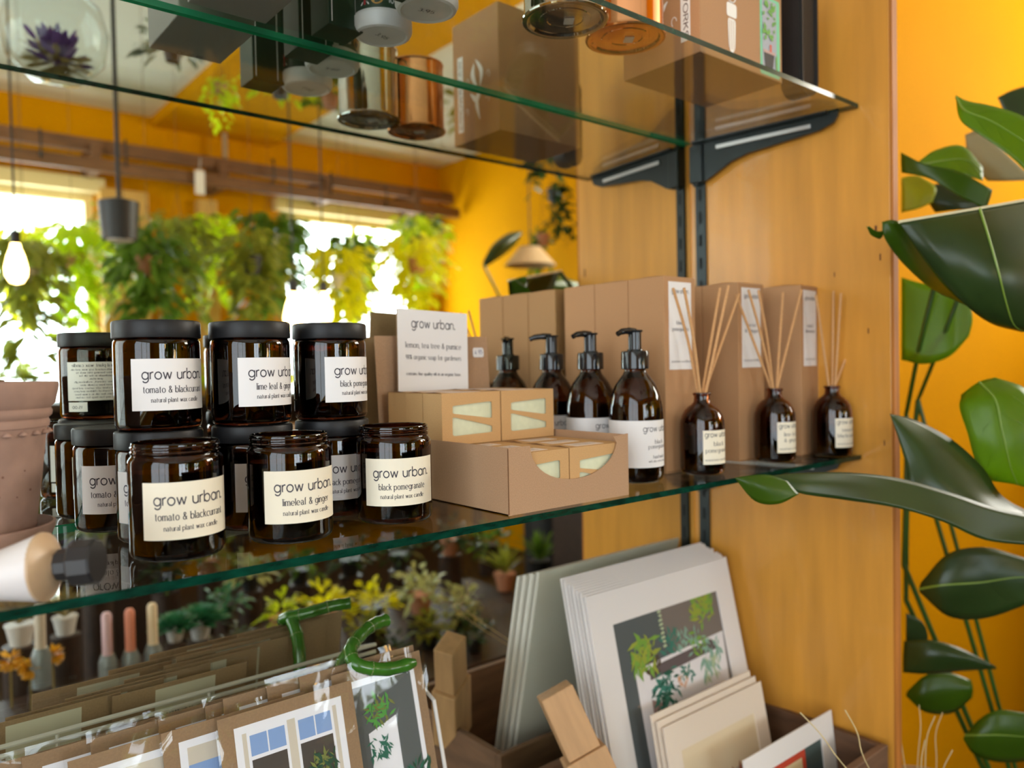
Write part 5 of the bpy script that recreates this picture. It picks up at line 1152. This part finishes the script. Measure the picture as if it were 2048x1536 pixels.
G().lathe([(0, 0), (0.06, 0), (0.07, 0.14), (0.0, 0.16)], 20).obj('lamp_body', POTK, t, True); G().lathe([(0, -0.004), (0.045, -0.004), (0.045, 0.0), (0, 0)], 20).obj('lamp_face', POTW, t, True)
G().tube([(0, 0, 0.15), (0, 0, ZC-p.z)], 0.008, 6).obj('drop_rod', POTK, t)
p = mir(1060, 512, 2.55)
t = thing('lamp_shade', 'beige cone lampshade reflected above the diffuser cartons', 'lamp', tuple(p))
G().lathe([(0.06, 0.05), (0.15, -0.055), (0.148, -0.056), (0.058, 0.048)], 28).obj('shade', mat('beige_shade', lin(190, 164, 130), 0.7), t, True); G().tube([(0, 0, 0.05), (0, 0, ZC-p.z)], 0.004, 5).obj('cord', POTK, t)
G().lathe([(0, 0.05), (0.062, 0.05), (0.062, 0.053), (0, 0.054)], 20).obj('shade_cap', POTK, t, True)
# broad leaves standing close behind the cartons' reflection
t = thing('broad_leaf_plant', 'broad-leaved plant reflected just above the kraft cartons', 'plant', tuple(mir(1090, 760, 2.3)))
o0 = Vector(t.location)
def mleaf(rows, m):
    pleaf(t, [[mir(*q) - o0 for q in r] for r in rows], m, False)
mleaf([[(965, 525, 1.9), (967, 530, 1.9), (970, 535, 1.9)], [(985, 490, 1.9), (995, 500, 1.85), (1005, 512, 1.9)], [(1015, 468, 1.9), (1022, 480, 1.85), (1030, 490, 1.9)], [(1042, 462, 1.9), (1043, 464, 1.9), (1045, 466, 1.9)]], LD)
mleaf([[(1034, 578, 1.8), (1036, 580, 1.8), (1038, 584, 1.8)], [(1070, 556, 1.8), (1075, 572, 1.75), (1080, 592, 1.8)], [(1110, 550, 1.8), (1115, 570, 1.75), (1118, 594, 1.8)], [(1165, 568, 1.8), (1165, 574, 1.8), (1165, 582, 1.8)]], LM)
for u, v, Y in ((967, 530, 1.9), (1038, 580, 1.8), (1160, 575, 1.8)):
    q = mir(u, v, Y) - o0; G().tube(spline([q, q*0.5 + Vector((0, 0.02, -0.05)), Vector((0, 0, -0.05))], 5), 0.006, 6).obj('leaf_stalk', STEM, t, True)
G().lathe([(0, ZF-o0.z), (0.12, ZF-o0.z), (0.15, -0.05), (0.14, -0.05), (0, -0.08)], 24).obj('tall_pot', POTK, t, True)

# low tables of plants, seen in the mirror below the lower shelf
t = thing('plant_table', 'dark wooden table of small plants reflected below the glass shelf', 'table', (0.20, -1.55, ZF))
zt_ = 0.44
G().box(-0.74, 0.74, -0.42, 0.42, zt_-0.04, zt_, bev=0.003).obj('table_top', DARKW, t)
for x in (-0.68, 0.68):
    for y in (-0.36, 0.36): G().box(x-0.03, x+0.03, y-0.03, y+0.03, 0, zt_-0.04).obj('leg', DARKW, t)
G().box(-0.68, 0.68, 0.36, 0.38, 0.35, zt_-0.04).obj('apron', DARKW, t)
low = [(400, 1245, 1.35, .105, 'rosette', 'teal', 'teal rosette succulent reflected under the front candles', POTW), (350, 1255, 1.30, .085, 'rosette', 'teal', 'small teal rosette reflected beside the pink candles', POTW), (450, 1210, 1.55, .095, 'bush', 'teal', 'blue-green leafy plant reflected behind the teal rosette', POTK), (560, 1235, 1.40, .11, 'bush', 'lime', 'lime-leaved plant reflected left of the bamboo', POTC), (650, 1225, 1.45, .14, 'bush', 'yellow', 'bright yellow-green plant reflected behind the bamboo', POTC),
       (745, 1215, 1.40, .13, 'bush', 'yellow', 'bright yellow-green plant reflected right of the bamboo hook', POTK), (500, 1150, 1.75, .12, 'bush', 'pale', 'pale round-leaved plant reflected under the limeleaf candle', POTK), (600, 1140, 1.85, .12, 'bush', 'mid', 'mid-green plant reflected at back of the low table', POTK), (840, 1190, 1.5, .15, 'bush', 'pale', 'variegated pale plant reflected beside the prints', POTC), (920, 1240, 1.45, .15, 'bush', 'pale', 'second variegated pale plant reflected beside the prints', POTK),
       (860, 1290, 1.35, .12, 'bush', 'olive', 'olive plant reflected low beside the crate', POTK), (1010, 1180, 1.7, .16, 'blade', 'olive', 'spiky olive plant reflected left of the wooden panel', POTC), (1080, 1150, 1.75, .17, 'blade', 'mid', 'upright blade-leaved plant reflected by the panel\'s edge', POTK), (700, 1120, 1.9, .14, 'bush', 'deep', 'dark leafy plant reflected under the pomegranate candle', POTK), (800, 1110, 1.9, .14, 'bush', 'deep', 'dark leafy plant reflected under the soap tray', POTK), (780, 1310, 1.3, .10, 'bush', 'deep', 'dark plant reflected behind the card corner', POTC),
       (330, 1150, 1.9, .13, 'bush', 'deep', 'dark bushy plant reflected behind the teal rosettes', POTK), (420, 1120, 1.95, .13, 'bush', 'olive', 'olive bushy plant at far left of the reflected low table', POTC), (900, 1080, 1.95, .15, 'bush', 'deep', 'dark plant reflected under the tray\'s right corner', POTC), (980, 1090, 1.95, .15, 'bush', 'mid', 'green plant reflected left of the spiky olive plant', POTK), (740, 1260, 1.30, .09, 'bush', 'olive', 'small olive plant reflected under the yellow plants', POTK), (480, 1290, 1.22, .08, 'bush', 'deep', 'small dark plant reflected just above the card tops', POTK), (590, 1290, 1.22, .08, 'bush', 'mid', 'small green plant reflected just above the card tops', POTC), (950, 1320, 1.22, .11, 'bush', 'deep', 'dark plant reflected above the crate\'s left corner', POTK)]
for i, (u, v, Y, R, kind, gcol, lab, pot) in enumerate(low):
    p = mir(u, v, Y); R *= 0.83; p.z = max(p.z, ZF + zt_ + R*0.51 + 0.004)
    shop_plant('table_plant', lab, None, p, R, kind, gcol, pot, i+5, 80 if kind != 'blade' else 46)
    h = p.z - R*0.51 - (ZF + zt_)
    if h > 0.02:
        q = G().lathe([(0, 0), (R*0.4, 0), (R*0.4, h-0.002), (0, h-0.002)], 20).obj('display_block', DARKW, None, False, (p.x, p.y, ZF+zt_+0.0005)); tag(q, 'dark display block lifting a plant on the low table', 'block', 'display blocks on the low table')
o = G().box(-0.20, 0.20, -0.03, 0.03, 0, 1.05, bev=0.004).obj('wooden_board', mat('very_dark_wood', lin(48, 32, 22), 0.6), None, False, (mir(245, 1290, 1.9).x, -2.2, ZF)); tag(o, 'very dark wooden board standing behind the reflected candles', 'board')
for u, v, col, lab in ((214, 1270, lin(206, 172, 180), 'pale pink dinner candle reflected below the shelf'), (260, 1262, lin(214, 136, 112), 'salmon dinner candle reflected below the shelf'), (305, 1250, lin(222, 200, 168), 'beige dinner candle reflected below the shelf'), (80, 1255, lin(190, 176, 160), 'off-white dinner candle reflected at bottom left')):
    p = mir(u, v, 1.1); t = thing('dinner_candle', lab, 'candle', tuple(p))
    G().lathe([(0, -0.05), (0.011, -0.05), (0.011, 0.045), (0.007, 0.052), (0, 0.053)], 18).obj('candle_stick', mat('candle_' + lab.split()[0].replace('-', '_'), col, 0.5), t, True)
    G().lathe([(0, -0.13), (0.020, -0.13), (0.020, -0.06), (0.014, -0.045), (0, -0.045)], 18).obj('glass_holder', mat('holder_glass', lin(120, 128, 130), 0.15), t, True)
    hh = p.z - 0.13 - ZF
t = thing('side_table', 'narrow dark table carrying the reflected dinner candles and dried flowers', 'table', (-0.72, -1.12, ZF))
zz = mir(214, 1270, 1.1).z - 0.131 - ZF
G().box(-0.42, 0.165, -0.09, 0.09, zz-0.03, zz, bev=0.003).obj('table_top', DARKW, t)
for x in (-0.38, 0.13):
    for y in (-0.06, 0.06): G().box(x-0.02, x+0.02, y-0.02, y+0.02, 0, zz-0.03).obj('leg', DARKW, t)
for u, v, Y, lab in ((20, 1320, 1.15, 'orange-yellow dried flower head reflected at bottom left'), (60, 1335, 1.10, 'golden dried flower ball reflected at bottom left'), (105, 1310, 1.2, 'small golden dried flower ball beside the candles')):
    p = mir(u, v, Y); t = thing('dried_flower', lab, 'flower', tuple(p), 0, 'dried flower heads')
    g = G(); rr = random.Random(u)
    for k in range(60):
        d = Vector((rr.uniform(-1, 1), rr.uniform(-1, 1), rr.uniform(-1, 1))).normalized(); leafquad(g, d*0.008, d, 0.020, 0.010, 0, rr)
    g.obj('flower_head', leaf_mat('dried_gold', lin(206, 150, 40), 0.3), t); G().tube([(0, 0, 0), (0, 0, ZF+zz-p.z)], 0.0025, 5).obj('flower_stem', GREENS['dry'], t)
for i, (u, v, Y, R, gcol, lab) in enumerate(((40, 1250, 1.25, .09, 'dry', 'bunch of olive-brown dried grasses reflected at the left edge'), (130, 1235, 1.3, .08, 'dry', 'bunch of dried stems reflected beside the candles'), (95, 1130, 1.6, .09, 'purple', 'purple flowering plant reflected through the glass shelf'), (190, 1060, 1.7, .10, 'pale', 'pale leafy plant reflected through the glass shelf at left'))):
    p = mir(u, v, Y)
    shop_plant('dried_bunch' if gcol == 'dry' else 'shop_plant', lab, None, p, R, 'blade' if gcol == 'dry' else 'bush', gcol, POTW, i+2, 60)
    q = G().lathe([(0, 0), (R*0.42, 0), (R*0.42, p.z-R*0.51-ZF-0.001), (0, p.z-R*0.51-ZF-0.001)], 20).obj('plant_stand', DARKW, None, False, (p.x, p.y, ZF)); tag(q, 'slim dark plant stand reflected at the left', 'stand', 'slim plant stands')

t = thing('light_block_cabinet', 'added unseen dark cabinet that blocks window light from the lower wall', 'cabinet', (1.82, -1.30, ZF))  # out of view, added to keep front-window light off the lower wall
G().box(-0.78, 0.78, -0.22, 0.22, 0.0, 1.42, bev=0.004).obj('carcass', DARKW, t); G().box(-0.80, 0.80, -0.24, 0.24, 1.42, 1.45, bev=0.004).obj('top_board', DARKW, t)
for x in (-0.39, 0.39):
    dr = G().box(x-0.37, x+0.37, 0.22, 0.238, 0.06, 1.38, bev=0.003).obj('door', DARKW, t); G().lathe([(0, 0), (0.014, 0.004), (0.014, 0.016), (0, 0.022)], 14, M=Matrix.Translation((x-0.30*(1 if x > 0 else -1), 0.238, 0.75)) @ Matrix.Rotation(-PI/2, 4, 'X')).obj('knob', IRON, dr, True)
